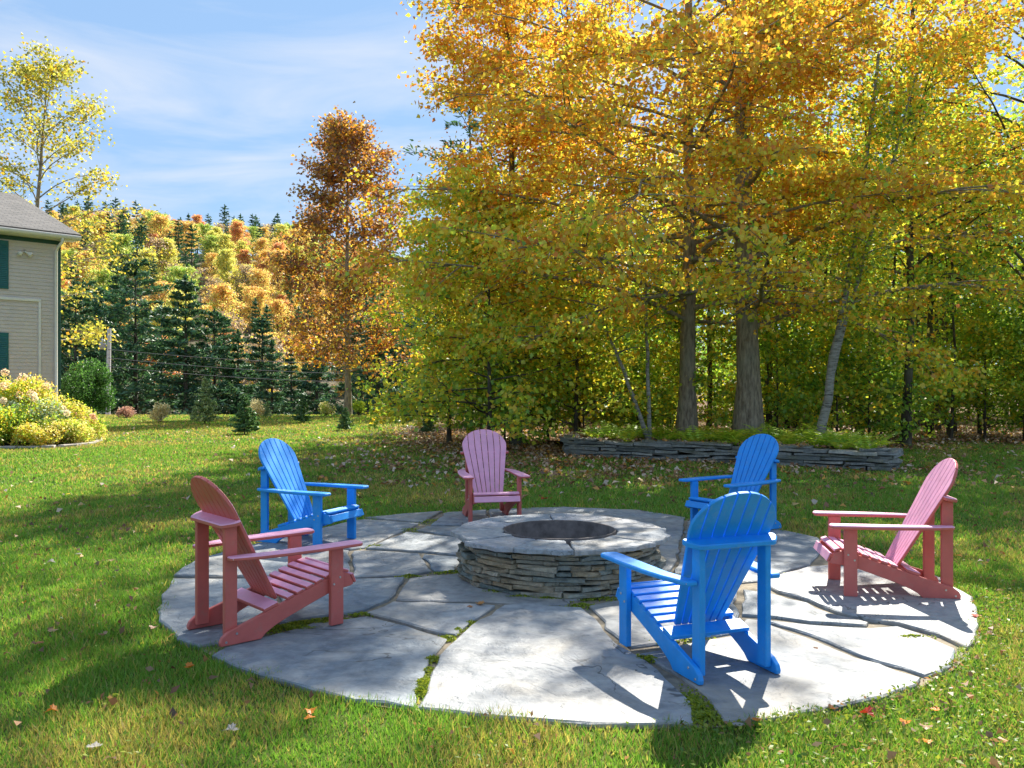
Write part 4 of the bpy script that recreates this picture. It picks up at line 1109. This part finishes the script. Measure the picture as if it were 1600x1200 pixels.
# planting in front of the house
PAL['soft_yellow'] = np.array([(0.46, 0.42, 0.13), (0.54, 0.45, 0.15), (0.40, 0.38, 0.10), (0.56, 0.40, 0.14)]); PAL['cream'] = np.array([(0.62, 0.48, 0.34), (0.6, 0.4, 0.3)]); PAL['grey_leaf'] = np.array([(0.30, 0.36, 0.27), (0.22, 0.3, 0.2)])
for (px, d, rx, h, cols, wts, n, bl, lab) in [
    (28, 22.6, 0.85, 1.95, ['lime', 'gold', 'soft_yellow'], [1, .6, .8], 4200, (16, 0.10, (0.72, 0.55, 0.44)), 'tall hydrangea with cream and pink blooms against the house wall'),
    (58, 22.0, 0.80, 1.15, ['grey_leaf', 'lime'], [1, .7], 3600, (9, 0.08, (0.72, 0.62, 0.52)), 'pale grey-green hydrangea in the middle of the house bed'),
    (92, 22.3, 0.75, 1.10, ['soft_yellow', 'lime', 'gold'], [1, .8, .5], 3600, (4, 0.07, (0.65, 0.45, 0.36)), 'yellow-orange shrub below the white downspout'),
    (10, 21.3, 0.75, 0.85, ['lime', 'green', 'gold'], [1, .7, .6], 3600, None, 'green and gold shrub at the front left of the house bed'),
    (62, 21.2, 0.65, 0.58, ['soft_yellow', 'gold', 'lime'], [1, .7, .6], 2800, None, 'low golden shrub at the front of the house bed'),
    (104, 21.8, 0.65, 0.66, ['soft_yellow', 'lime'], [1, .9], 2800, None, 'low yellow shrub near the right end of the house bed'),
    (133, 23.0, 0.48, 0.72, ['lime', 'soft_yellow'], [1, .8], 2000, (8, 0.06, (0.66, 0.46, 0.42)), 'small shrub with dusty pink heads at the tip of the house bed')]:
    plant('garden_shrub', lab, 'shrub', shrub(600 + px, rx * 1.12, h, int(n * 2.2), 0.075, one_tone(cols, wts, px), 12, bl), (atd(px, d), d, 0), 0, None, 1.0, ('stems', 'foliage') + ('bloom',) * 20)
plant('clipped_bush', 'large rounded dark green bush beside the house corner', 'bush', shrub(650, 1.05, 2.45, 14000, 0.085, one_tone(['bush'], [1], 9), 14), (atd(132, 31), 31, 0), 0)
bedp = [atd(-60, 20.6), 20.6], [atd(30, 20.7), 20.7], [atd(95, 20.9), 20.9], [atd(128, 21.7), 21.7], [atd(150, 23.2), 23.2], [atd(140, 24.6), 24.6], [atd(100, 25.2), 25.2], [atd(-60, 24.5), 24.5]
struct('flower_bed', mk('flower_bed', [(p[0], p[1], 0.03) for p in bedp] , [tuple(range(8))], M['mulch']))
edge = thing('bed_edging', 'curved pale stone edging round the house flower bed', 'edging')
re_ = np.random.default_rng(61)
ep = np.array(bedp[:6]); es_ = np.concatenate([[0], np.cumsum(np.linalg.norm(np.diff(ep, axis=0), axis=1))])
s = 0.0
while s < es_[-1] - 0.2:
    w = re_.uniform(0.28, 0.5); q0 = [np.interp(s, es_, ep[:, k]) for k in (0, 1)]; q1 = [np.interp(s + w, es_, ep[:, k]) for k in (0, 1)]
    th = math.atan2(q1[1] - q0[1], q1[0] - q0[0])
    dirv = np.array([math.cos(th), math.sin(th)]); nv = np.array([dirv[1], -dirv[0]])
    poly = [np.array(q0), np.array(q0) + dirv * w * 0.96, np.array(q0) + dirv * w * 0.96 + nv * 0.22, np.array(q0) + nv * 0.22]
    V, F = slab(poly, 0.0, 0.06 + re_.uniform(-.01, .015), re_, 0.2, 0.01, 0.005, 0.01)
    obj('edging_stone', mk('edging_stone', V, F, M['edging']), edge); s += w

# ------------------------------------------------------------------ house
U = np.array([0.67, 0.745]); U /= np.linalg.norm(U); NV = np.array([U[1], -U[0]])
W0 = np.array([-13.95, 24.0]); CT = 1.55
def hp(t, n, z): return (W0[0] + U[0] * t + NV[0] * n, W0[1] + U[1] * t + NV[1] * n, z)
def hbox(name, t0, t1, n0, n1, z0, z1, m, parent):
    V = [hp(t, n, z) for t in (t0, t1) for n in (n0, n1) for z in (z0, z1)]
    F = [(0, 1, 3, 2), (4, 6, 7, 5), (0, 4, 5, 1), (2, 3, 7, 6), (0, 2, 6, 4), (1, 5, 7, 3)]
    bm = bmesh.new(); vs = [bm.verts.new(v) for v in V]
    for f in F: bm.faces.new([vs[i] for i in f])
    bmesh.ops.recalc_face_normals(bm, faces=bm.faces)
    bmesh.ops.bevel(bm, geom=list(bm.edges), offset=min(0.006, abs(t1 - t0) * .2, abs(n1 - n0) * .2), segments=1, affect='EDGES')
    me = bpy.data.meshes.new(name); bm.to_mesh(me); bm.free(); me.materials.append(m)
    return obj(name, me, parent)
house = thing('house', 'taupe clapboard house corner with teal shutters and grey shingle roof', 'house')
TL, DEP, EZ = -9.0, 9.1, 5.60
V, F = [], []
for k in range(52):                                     # lapped clapboards on the wall we see and on the gable end
    z0, z1 = 0.25 + k * 0.103, 0.25 + (k + 1) * 0.103
    i = len(V); V += [hp(TL, 0.016, z0), hp(CT, 0.016, z0), hp(CT, 0.002, z1), hp(TL, 0.002, z1), hp(TL, 0.0, z0), hp(CT, 0.0, z0)]
    F += [(i, i + 1, i + 2, i + 3), (i + 4, i + 5, i + 1, i)]
    i = len(V); V += [hp(CT + 0.016, 0, z0), hp(CT + 0.016, -DEP, z0), hp(CT + 0.002, -DEP, z1), hp(CT + 0.002, 0, z1)]
    F += [(i, i + 1, i + 2, i + 3)]
i = len(V); V += [hp(CT, 0, EZ), hp(CT, -DEP, EZ), hp(CT, -DEP / 2, EZ + 1.75)]; F += [(i, i + 1, i + 2)]
i = len(V); V += [hp(TL, 0, 0), hp(TL, -DEP, 0), hp(TL, -DEP, EZ), hp(TL, -DEP / 2, EZ + 1.75), hp(TL, 0, EZ)]; F += [(i, i + 1, i + 2, i + 3, i + 4)]
i = len(V); V += [hp(TL, -DEP, 0), hp(CT, -DEP, 0), hp(CT, -DEP, EZ), hp(TL, -DEP, EZ)]; F += [(i, i + 1, i + 2, i + 3)]
obj('siding', mk('siding', V, F, M['siding']), house)
hbox('foundation', TL, CT + 0.01, -DEP, 0.01, -0.1, 0.25, M['edging'], house)
# roof
def roof_quad(n0, n1, z0, z1, t0, t1, th):
    V = [hp(t0, n0, z0), hp(t1, n0, z0), hp(t1, n1, z1), hp(t0, n1, z1), hp(t0, n0, z0 - th), hp(t1, n0, z0 - th), hp(t1, n1, z1 - th), hp(t0, n1, z1 - th)]
    me = mk('roof', V, [(0, 1, 2, 3), (7, 6, 5, 4), (0, 4, 5, 1), (1, 5, 6, 2), (2, 6, 7, 3), (3, 7, 4, 0)], M['shingle'])
    uv = me.uv_layers.new(name='UVMap'); L = math.hypot(n1 - n0, z1 - z0)
    cs = {0: (t0, 0), 1: (t1, 0), 2: (t1, L), 3: (t0, L), 4: (t0, 0.01), 5: (t1, 0.01), 6: (t1, L), 7: (t0, L)}
    for lp in me.loops: uv.data[lp.index].uv = cs[lp.vertex_index]
    return me
RZ = 7.62; RN = -DEP / 2
obj('roof', roof_quad(0.45, RN, 5.76, RZ, TL - .4, CT + 0.40, 0.05), house)
obj('roof', roof_quad(-DEP - 0.45, RN, 5.76, RZ, TL - .4, CT + 0.40, 0.05), house)
hbox('soffit', TL - .4, CT + 0.36, 0.0, 0.40, 5.575, 5.60, M['white'], house)
hbox('fascia', TL - .4, CT + 0.38, 0.40, 0.43, 5.575, 5.70, M['white'], house)
g = Acc()
gp = [(0.43, 5.70), (0.432, 5.60), (0.47, 5.585), (0.51, 5.60), (0.54, 5.66), (0.545, 5.70), (0.53, 5.70), (0.50, 5.62), (0.47, 5.60), (0.445, 5.62)]
Vg = np.array([hp(t, n, z) for t in (TL - .4, CT + 0.38) for n, z in gp]); q = np.arange(len(gp) - 1)
g.add(Vg, np.stack([q, q + 1, len(gp) + q + 1, len(gp) + q], 1)); obj('gutter', g.mesh('gutter', M['white']), house)
d_ = Acc()
tube(d_, [hp(CT - 0.10, 0.47, 5.60), hp(CT - 0.10, 0.46, 5.50), hp(CT - 0.12, 0.20, 5.38), hp(CT - 0.13, 0.075, 5.25), hp(CT - 0.13, 0.07, 3.0), hp(CT - 0.13, 0.07, 0.3), hp(CT - 0.13, 0.16, 0.15)], [0.042] * 7, 8)
obj('downspout', d_.mesh('downspout', M['white'], True), house)
hbox('corner_board', CT - 0.07, CT + 0.022, -0.12, 0.024, 0.25, 5.57, M['green_trim'], house)
hbox('frieze_board', TL, CT - 0.072, 0.017, 0.030, 5.46, 5.57, M['green_trim'], house)
hbox('trim_board', -1.8, 1.03, 0.017, 0.055, 3.80, 3.88, M['white'], house)
hbox('trim_board', 0.965, 1.03, 0.017, 0.055, 0.55, 3.797, M['white'], house)
for z0, z1 in ((4.10, 5.42), (1.50, 2.90)):
    sh = hbox('shutter', -0.30, 0.20, 0.017, 0.045, z0, z1, M['teal'], house)
    for kk in range(int((z1 - z0 - 0.16) / 0.05)):
        zz0 = z0 + 0.08 + kk * 0.05
        lv = mk('louver', [hp(-0.25, 0.046, zz0 + .04), hp(0.15, 0.046, zz0 + .04), hp(0.15, 0.060, zz0), hp(-0.25, 0.060, zz0), hp(-0.25, 0.046, zz0 - .002), hp(0.15, 0.046, zz0 - .002)], [(0, 3, 2, 1), (3, 4, 5, 2)], M['teal'])
        obj('louver', lv, sh)
    wf = hbox('window', -1.35, -0.33, 0.017, 0.05, z0, z1, M['white'], house)
    hbox('pane', -1.28, -0.40, 0.051, 0.056, z0 + .07, (z0 + z1) / 2 - .02, M['glass'], wf); hbox('pane', -1.28, -0.40, 0.051, 0.056, (z0 + z1) / 2 + .02, z1 - .07, M['glass'], wf)
fl = thing('flood_light', 'twin white flood lamp fixed to the house wall under the eave', 'lamp', hp(0.59, 0.017, 5.17))
fb = Acc(); n3 = np.array([NV[0], NV[1], 0]); u3 = np.array([U[0], U[1], 0])
tube(fb, [np.zeros(3), n3 * 0.035], [0.06, 0.055], 10); obj('base', fb.mesh('base', M['white'], True), fl)
for sg in (-1, 1):
    a_ = Acc(); p0 = n3 * 0.03 + u3 * sg * 0.02; dv = n3 * 0.6 + u3 * sg * 0.8 + np.array([0, 0, -0.55]); dv /= np.linalg.norm(dv)
    tube(a_, [p0, p0 + dv * 0.06, p0 + dv * 0.09, p0 + dv * 0.17, p0 + dv * 0.20, p0 + dv * 0.205], [0.022, 0.028, 0.04, 0.068, 0.066, 0.001], 12)
    obj('lamp_head', a_.mesh('lamp_head', M['white'], True), fl)

# ------------------------------------------------------------------ utility pole and wires
PD = 52.0; PX = atd(168, PD); pz = float(gz(PX, PD)); PT = CAM_H + (HOR - 513) / F_PX * PD
pole = thing('utility_pole', 'weathered grey utility pole with a transformer beyond the lawn', 'utility pole', (PX, PD, pz))
a_ = Acc(); hgt = PT - pz
tube(a_, [(0, 0, -0.2), (0.05, 0, hgt * 0.5), (0.10, 0, hgt)], [0.14, 0.125, 0.11], 12); tube(a_, [(0.10, 0, hgt), (0.10, 0, hgt + 0.01)], [0.11, 0.001], 12)
obj('post', a_.mesh('post', M['pole'], True), pole)
a_ = Acc(); tc = np.array([-0.27, -0.1, hgt - 0.95])
tube(a_, [tc + (0, 0, z) for z in (-0.30, -0.30, -0.28, 0.22, 0.27, 0.30)], [0.001, 0.15, 0.17, 0.17, 0.14, 0.001], 14)
tr = obj('transformer', a_.mesh('transformer', M['grey_metal'], True), pole)
a_ = Acc(); tube(a_, [tc + (0, 0, 0.28), tc + (0, 0, 0.36), tc + (0, 0, 0.48)], [0.03, 0.045, 0.02], 8); tube(a_, [tc + (0, 0, 0.45), tc + (0.1, 0, 0.62), (0.1, 0, hgt - 0.1)], [0.012] * 3, 5)
obj('bushing', a_.mesh('bushing', M['grey_metal'], True), tr)
a_ = Acc(); tube(a_, [(0.02, -0.05, hgt - 0.95), tc + (0.1, 0.05, 0)], [0.04, 0.04], 6); obj('bracket', a_.mesh('bracket', M['grey_metal']), pole)
far = np.array([12.0, 62.0])
for z0, z1, lab in ((hgt - 1.25, 5.1, 'uppermost power line running right from the utility pole'), (hgt - 1.75, 4.3, 'middle power line running right from the utility pole'), (hgt - 2.25, 3.7, 'lowest power line running right from the utility pole')):
    a_ = Acc(); s = np.linspace(0, 1, 24); A0 = np.array([PX + 0.1, PD - 0.12, pz + z0]); B0 = np.array([far[0], far[1], z1 - 1.0])
    tube(a_, A0 + (B0 - A0) * s[:, None] - np.array([0, 0, 1.1]) * (4 * s * (1 - s))[:, None], [0.014] * 24, 4)
    tag(obj('power_line', a_.mesh('power_line', M['wire'])), lab, 'cable', 'power lines')

# ------------------------------------------------------------------ pines beyond the lawn, trees on the hill
pine_src = [conifer(700 + k, [13, 12, 11, 10][k], 0.22, [1.4, 1.0, 0.8, 0.6][k], [4.6, 4.3, 4.0, 2.9][k], 16, 6, 60, 0.62, 0.14, 'pine', 0.05, [0.5, 0.5, 0.6, 0.85][k], upb=0.22, gap=0.16) for k in range(4)]
pf_ = {}
plist = [(118, 60, 1, .84), (158, 66, 0, .80), (212, 62, 0, .92), (290, 61, 2, .98), (252, 70, 1, .8), (335, 63, 1, .72), (372, 64, 3, .72), (425, 58, 3, .62), (455, 68, 3, .62), (185, 78, 1, 1.0), (350, 80, 2, .85),
         (590, 58, 2, .7), (630, 60, 2, .75), (565, 64, 1, .7), (668, 56, 3, .8), (495, 66, 3, .75), (60, 62, 1, 1.0), (410, 72, 2, .8), (130, 84, 0, 1.0), (610, 75, 0, .85), (640, 84, 1, 1.0)]
plist.sort(key=lambda p: p[0])
for i, (px, d, k, sc_) in enumerate(plist):
    x = atd(px, d); z = float(max(gz(x, d), hz(x, d))) - 0.05
    lab = 'dark green pine beyond the lawn, %s from the left along the road' % ordinal(i)
    if k not in pf_: pf_[k] = tree('pine_tree', lab, 'tree', pine_src[k], (x, d, z), px * 0.37, 'dark pines beyond the lawn', sc_)
    else: copy_tree(pf_[k], (x, d, z), px * 0.37, lab, 'dark pines beyond the lawn', sc_)
PAL['hazy_peach'] = np.array([(0.60, 0.33, 0.12), (0.62, 0.40, 0.14), (0.56, 0.28, 0.10)]); PAL['hazy_gold'] = np.array([(0.62, 0.50, 0.13), (0.60, 0.45, 0.11), (0.56, 0.50, 0.15)])  # leaf colours of the far hill, desaturated to put distance haze into them
PAL['hazy_lime'] = np.array([(0.40, 0.44, 0.12), (0.32, 0.39, 0.10), (0.48, 0.49, 0.14)]); PAL['coral'] = np.array([(0.52, 0.20, 0.11), (0.56, 0.26, 0.13)])
hs = []
for k in range(4): hs.append(('maple_tree', broadleaf(800 + k, 9.5, 0.16, 1.6, 3.7, 34, 8, 5600, 0.28, [one_tone(['hazy_peach', 'hazy_gold'], [1, .7], 60), one_tone(['hazy_gold', 'hazy_lime'], [1, .5], 61), one_tone(['hazy_lime', 'green'], [1, .5], 62), one_tone(['coral', 'hazy_peach'], [.7, 1], 63)][k], M['bark_dark'], ['round', 'oval', 'round', 'oval'][k], (0, 0), (0.9, 0.5), 0.34, min_r=0.02), ['orange maple', 'yellow maple', 'lime-green maple', 'reddish maple'][k]))
for k in range(2): hs.append(('pine_tree', conifer(820 + k, [13, 11][k], 0.2, 1.8, [3.0, 2.6][k], 15, 5, 20, 0.75, 0.22, 'pine', 0.0, [0.6, 0.9][k], upb=0.2, gap=0.12), ['dark pine', 'dark spruce'][k]))
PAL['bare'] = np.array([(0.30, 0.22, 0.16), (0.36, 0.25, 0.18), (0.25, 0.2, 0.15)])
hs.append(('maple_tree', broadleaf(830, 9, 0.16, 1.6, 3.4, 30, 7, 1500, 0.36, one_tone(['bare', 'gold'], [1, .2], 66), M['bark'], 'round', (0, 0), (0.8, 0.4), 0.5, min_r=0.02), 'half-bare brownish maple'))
rh = np.random.default_rng(91)
hsp = []
for d in np.arange(86, 216, 6.4):
    band = 'foot' if d < 110 else ('lower slope' if d < 140 else ('upper slope' if d < 175 else 'crest'))
    x = atd(-60, d)
    xe = atd(740, d)
    while x < xe:
        xj, dj = x + rh.normal(0, 1.3), d + rh.normal(0, 1.8)
        if d > 190: p = [.10, .12, .18, .04, .38, .10, .08]
        elif d > 130: p = [.24, .18, .18, .09, .17, .08, .06]
        else: p = [.26, .15, .08, .09, .23, .11, .08]
        hsp.append((xj, dj, int(rh.choice(7, p=p)), band)); x += rh.uniform(4.6, 6.8)
hsp.sort(key=lambda q: q[0] / q[1])
hf, hcnt = {}, {}
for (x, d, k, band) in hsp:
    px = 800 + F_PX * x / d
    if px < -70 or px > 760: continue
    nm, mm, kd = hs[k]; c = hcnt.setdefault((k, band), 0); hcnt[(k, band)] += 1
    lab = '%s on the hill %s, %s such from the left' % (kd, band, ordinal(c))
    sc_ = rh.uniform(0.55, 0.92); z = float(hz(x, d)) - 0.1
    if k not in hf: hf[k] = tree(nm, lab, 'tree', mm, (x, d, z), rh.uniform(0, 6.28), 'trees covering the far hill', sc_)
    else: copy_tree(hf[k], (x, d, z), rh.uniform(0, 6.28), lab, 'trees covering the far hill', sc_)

# ------------------------------------------------------------------ grass, ground cover, fallen leaves
rg = np.random.default_rng(17)
WV_C = Waves(19, 0.45); WV_T = Waves(15, 1.1); WV_T2 = Waves(16, 3.2)
BEDP = np.array([tuple(p) for p in WP] + [(8.0, 18), (7.5, 22.5), (1.0, 22.5)])
HB = np.array(bedp)
def free_ground(x, y, pad=0.0):
    c = OUT.mean(0); P = c + (OUT - c) * (1 + pad)
    return ~in_poly(P, x, y) & ~in_poly(BEDP, x, y) & ~in_poly(HB, x, y)
def sample_view(n, d0, d1, margin=1.25):
    """even over the ground between two distances inside the field of view"""
    d = np.sqrt(rg.uniform(d0 ** 2, d1 ** 2, n)); x = rg.uniform(-0.585, 0.585, n) * margin * d
    return x, d
GV, GF, GC, off = [], [], [], 0
for (d0, d1, n, h, w) in [(3.2, 5.2, 95000, 0.050, 0.0042), (5.2, 8.0, 120000, 0.050, 0.0062), (8, 13, 130000, 0.050, 0.010), (13, 22, 120000, 0.05, 0.018), (22, 41, 110000, 0.055, 0.034)]:
    mg = 1.75 if d1 <= 8 else 1.25
    n = int(n * mg / 1.08); x, y = sample_view(n, d0, d1, mg)
    P3 = np.stack([x, y, 0 * x], 1); creep = WV_C(P3)
    k = (free_ground(x, y, -0.004) | (free_ground(x, y, -0.022) & (creep > 0.25)) | (free_ground(x, y, -0.045) & (creep > 1.25))) & (rg.uniform(size=n) > 0.93 * woods(x, y) ) & (rg.uniform(size=n) > 0.62 * np.clip(litter_density(x, y), 0, 1))
    x, y = x[k], y[k]; n = len(x)
    P3 = np.stack([x, y, 0 * x], 1)
    tuft = 0.5 + 0.5 * np.tanh(WV_T(P3)); dry = 0.5 + 0.5 * np.tanh(1.2 * WV_T2(P3) + 0.5 * WV_T(P3) + 0.2 * (x - 0.5) * (y < 8) - 0.9 + 1.4 * sstep(16, 27, y) * (x < -1) + 0.7 * sstep(5.5, 4.0, y))
    hh = h * rg.uniform(0.45, 1.25, n) * (0.65 + 0.6 * tuft)
    a = rg.uniform(0, 6.283, n); ln = rg.uniform(0.1, 0.9, n) * hh
    ww = w * rg.uniform(0.6, 1.3, n)
    b = rg.uniform(0, 6.283, n)
    base = np.column_stack([x, y, gz(x, y) - 0.004]); lat = np.column_stack([np.cos(b), np.sin(b), 0 * b]) * ww[:, None]
    tip = base + np.column_stack([np.cos(a) * ln, np.sin(a) * ln, hh])
    V = np.stack([base - lat, base + lat, tip], 1).reshape(-1, 3)
    c1 = np.array([0.09, 0.22, 0.022]); c2 = np.array([0.185, 0.305, 0.04]); c3 = np.array([0.40, 0.345, 0.085]); c4 = np.array([0.30, 0.22, 0.09])
    u = rg.uniform(size=(n, 1)); c = c1 * (1 - u) + c2 * u
    dm = (rg.uniform(size=n) < 0.10 + 0.55 * dry)[:, None]; c = np.where(dm, c3 * rg.uniform(0.6, 1.1, (n, 1)), c)
    dd = (rg.uniform(size=n) < 0.05 + 0.12 * dry)[:, None]; c = np.where(dd, c4 * rg.uniform(0.6, 1.2, (n, 1)), c)
    GV.append(V); GF.append(np.arange(3 * n).reshape(n, 3) + off); off += 3 * n; GC.append(np.repeat(c, 3, axis=0))
stuff('grass', mk('grass', np.concatenate(GV), np.concatenate(GF), M['grass'], np.concatenate(GC)), 'mown green and straw-flecked lawn grass around the patio', 'grass')
# low broad-leaved ground cover among the grass, thickest at the lower right
x, y = sample_view(220000, 3.2, 8.5, 1.75)
P3 = np.stack([x, y, 0 * x], 1)
dens = np.clip(0.95 * sstep(0.3, 1.6, x) * sstep(6.6, 4.4, y - 0.25 * x) + 0.22 * (WV_T(P3) > 0.7), 0, 1)
k = (rg.uniform(size=len(x)) < dens * 0.55) & free_ground(x, y, -0.012); x, y = x[k], y[k]; n = len(x)
C = np.column_stack([x, y, rg.uniform(0.012, 0.055, n)])
V, F = leaves_np(rg, C, 0.026 * rg.uniform(0.6, 1.4, n), 0.015 * rg.uniform(0.6, 1.3, n), 1.1)
u = rg.uniform(size=(n, 1)); c = np.array([0.06, 0.14, 0.02]) * (1 - u) + np.array([0.26, 0.28, 0.035]) * u
c = np.where(rg.uniform(size=(n, 1)) < 0.14, np.array([0.26, 0.14, 0.07]), c)
stuff('ground_cover', mk('ground_cover', V, F, M['grass'], np.repeat(c, 4, axis=0)), 'small broad-leaved weeds creeping over the lawn in front of the patio', 'weeds')
# dry leaves drifted in front of the wall and through the wood
x, y = sample_view(90000, 10, 30); dn = litter_density(x, y) + 0.55 * woods(x, y) + 0.012
k = (rg.uniform(size=len(x)) < dn * 0.42) & (free_ground(x, y, 0.01) | ((y > 16.2) & (x > 1.3) & in_poly(BEDP, x, y))); x, y = x[k], y[k]; n = len(x)
zb_ = np.where(in_poly(BEDP, x, y), BED_Z, 0.0)
V, F = leaves_np(rg, np.column_stack([x, y, zb_ + rg.uniform(0.02, 0.06, n)]), 0.10 * rg.uniform(0.6, 1.3, n), 0.08 * rg.uniform(0.6, 1.2, n), 2.0, None, 0.3)
lp = np.array([(0.40, 0.23, 0.12), (0.50, 0.33, 0.21), (0.60, 0.46, 0.34), (0.32, 0.15, 0.08), (0.58, 0.30, 0.07), (0.26, 0.16, 0.10), (0.64, 0.52, 0.42)])
stuff('leaf_litter', mk('leaf_litter', V, F, M['litter'], np.repeat(lp[rg.integers(0, 7, n)] * rg.uniform(0.7, 1.2, (n, 1)), 4, axis=0)), 'brown dry leaves drifted over the lawn and under the trees', 'leaf litter')

def maple_leaf(seed, size, colour):
    """a lobed leaf with a curled surface and a stalk"""
    r = np.random.default_rng(seed)
    lob = [(0.0, 0.95), (0.13, 0.74), (0.24, 0.74), (0.25, 0.56), (0.44, 0.62), (0.44, 0.47), (0.52, 0.38), (0.40, 0.26), (0.42, 0.10), (0.22, 0.08), (0.03, 0.0)]
    P = lob + [(-x, y) for x, y in lob[::-1]]
    cu = r.uniform(-0.9, 1.5); cv = r.uniform(-0.8, 1.3)
    f = lambda p: (p[0] * size, (p[1] - 0.45) * size, size * (0.10 + cu * p[0] ** 2 + cv * (p[1] - 0.45) ** 2 + r.uniform(-.02, .02)))
    V = [f((0, 0.4))] + [f(p) for p in P]; n = len(P)
    F = [(0, 1 + i, 1 + (i + 1) % n) for i in range(n)]
    i0 = len(V); V += [f((-.012, 0)), f((.012, 0)), (0.05 * size, -0.85 * size, size * 0.10)]; F.append((i0, i0 + 1, i0 + 2))
    return mk('leaf', V, F, M['litter'], np.tile(np.array(colour) * r.uniform(0.85, 1.1), (len(V), 1)))
OR_, BR_, RE_, YE_, TA_, GR_ = (0.62, 0.20, 0.02), (0.30, 0.13, 0.05), (0.42, 0.045, 0.02), (0.65, 0.45, 0.03), (0.36, 0.23, 0.13), (0.30, 0.28, 0.25)
x, y = sample_view(1100, 3.2, 12); k = free_ground(x, y, 0.01); x, y = x[k], y[k]; n = len(x)
V, F = leaves_np(rg, np.column_stack([x, y, rg.uniform(0.035, 0.06, n)]), 0.045 * rg.uniform(0.5, 1.5, n), 0.03 * rg.uniform(0.5, 1.4, n), 1.0, None, 0.5)
stuff('leaf_scraps', mk('leaf_scraps', V, F, M['litter'], np.repeat(lp[[0, 1, 3, 4, 5]][rg.integers(0, 5, n)] * rg.uniform(0.35, 0.8, (n, 1)), 4, axis=0)), 'tiny dry leaf scraps caught in the near lawn', 'leaf litter')
for i, (px, py, sz, cl, z, lab) in enumerate([
    (1275, 1021, .095, BR_, .040, 'brown curled leaf alone on the sunlit flagstone right of the near blue chair'), (750, 953, .11, (0.48, 0.22, 0.06), .040, 'orange-brown leaf on the joint in front of the fire pit'),
    (735, 957, .08, BR_, .040, 'dark brown leaf scrap touching the one before the fire pit'), (486, 1124, .095, OR_, .05, 'bright orange leaf on the grass below the centre-left flagstone'), (484, 1136, .085, OR_, .05, 'orange leaf just below another on the front grass'),
    (295, 1057, .095, OR_, .05, 'orange leaf on the grass below the left pink chair'), (1356, 1130, .11, RE_, .05, 'dark red leaf on the weeds at lower right'), (1415, 1142, .08, OR_, .05, 'small orange leaf right of the dark red leaf'),
    (1460, 1124, .08, OR_, .05, 'light orange leaf on the weeds near the right edge of the patio'), (1447, 1152, .09, TA_, .05, 'tan leaf low on the right-hand weeds'), (1450, 1174, .07, OR_, .05, 'orange leaf near the bottom right of the lawn'),
    (1182, 1138, .07, OR_, .05, 'orange leaf at the patio edge behind the near blue chair'), (1298, 1122, .07, BR_, .05, 'rusty leaf on the patio edge left of the dark red leaf'), (1154, 1146, .09, GR_, .05, 'pale grey leaf at the patio edge under the blue chair shadow'),
    (80, 886, .12, GR_, .05, 'large pale grey leaf on the left lawn'), (123, 872, .09, GR_, .05, 'small pale leaf right of the large grey one on the left lawn'), (173, 883, .09, TA_, .05, 'tan leaf on the left lawn'),
    (107, 777, .10, YE_, .05, 'yellow leaf far out on the left lawn'), (232, 796, .12, TA_, .05, 'tan leaf on the lawn left of the pink chair'), (246, 801, .12, TA_, .05, 'pinkish tan leaf beside the tan one left of the pink chair'),
    (347, 738, .20, BR_, .05, 'big dark brown leaf on the lawn left of the blue chair back'), (62, 1016, .10, BR_, .05, 'orange-brown leaf on the shaded left lawn'), (84, 995, .10, TA_, .05, 'pale brown leaf on the left lawn above the sunlit strip'),
    (160, 1005, .09, TA_, .05, 'tan leaf on the grass left of the patio edge'), (240, 993, .09, (0.5, 0.3, 0.2), .05, 'pink-brown leaf on the grass beside the patio edge'), (363, 1158, .10, GR_, .05, 'pale curled leaf on the front lawn'),
    (148, 1182, .10, GR_, .05, 'white-grey leaf at the bottom left of the lawn'), (80, 1124, .09, OR_, .05, 'small orange leaf low on the left lawn'), (1258, 817, .10, YE_, .05, 'yellow leaf on the lawn behind the right pink chair'),
    (1497, 876, .12, OR_, .05, 'orange leaf on the grass right of the right pink chair'), (850, 785, .16, RE_, .05, 'reddish leaf on the lawn right of the far pink chair'), (1525, 973, .10, RE_, .05, 'red leaf at the right-hand tip of the patio'),
    (1548, 1003, .09, TA_, .05, 'tan leaf on the grass beyond the right tip of the patio'), (560, 775, .13, YE_, .05, 'yellow leaf on the lawn between the blue and far pink chairs')]):
    p = at(px, py); o = obj('fallen_leaf', maple_leaf(900 + i, sz * 0.66, cl), None, (p[0], p[1], z - 0.01), i * 1.7)
    tag(o, lab, 'leaf', 'single fallen leaves')
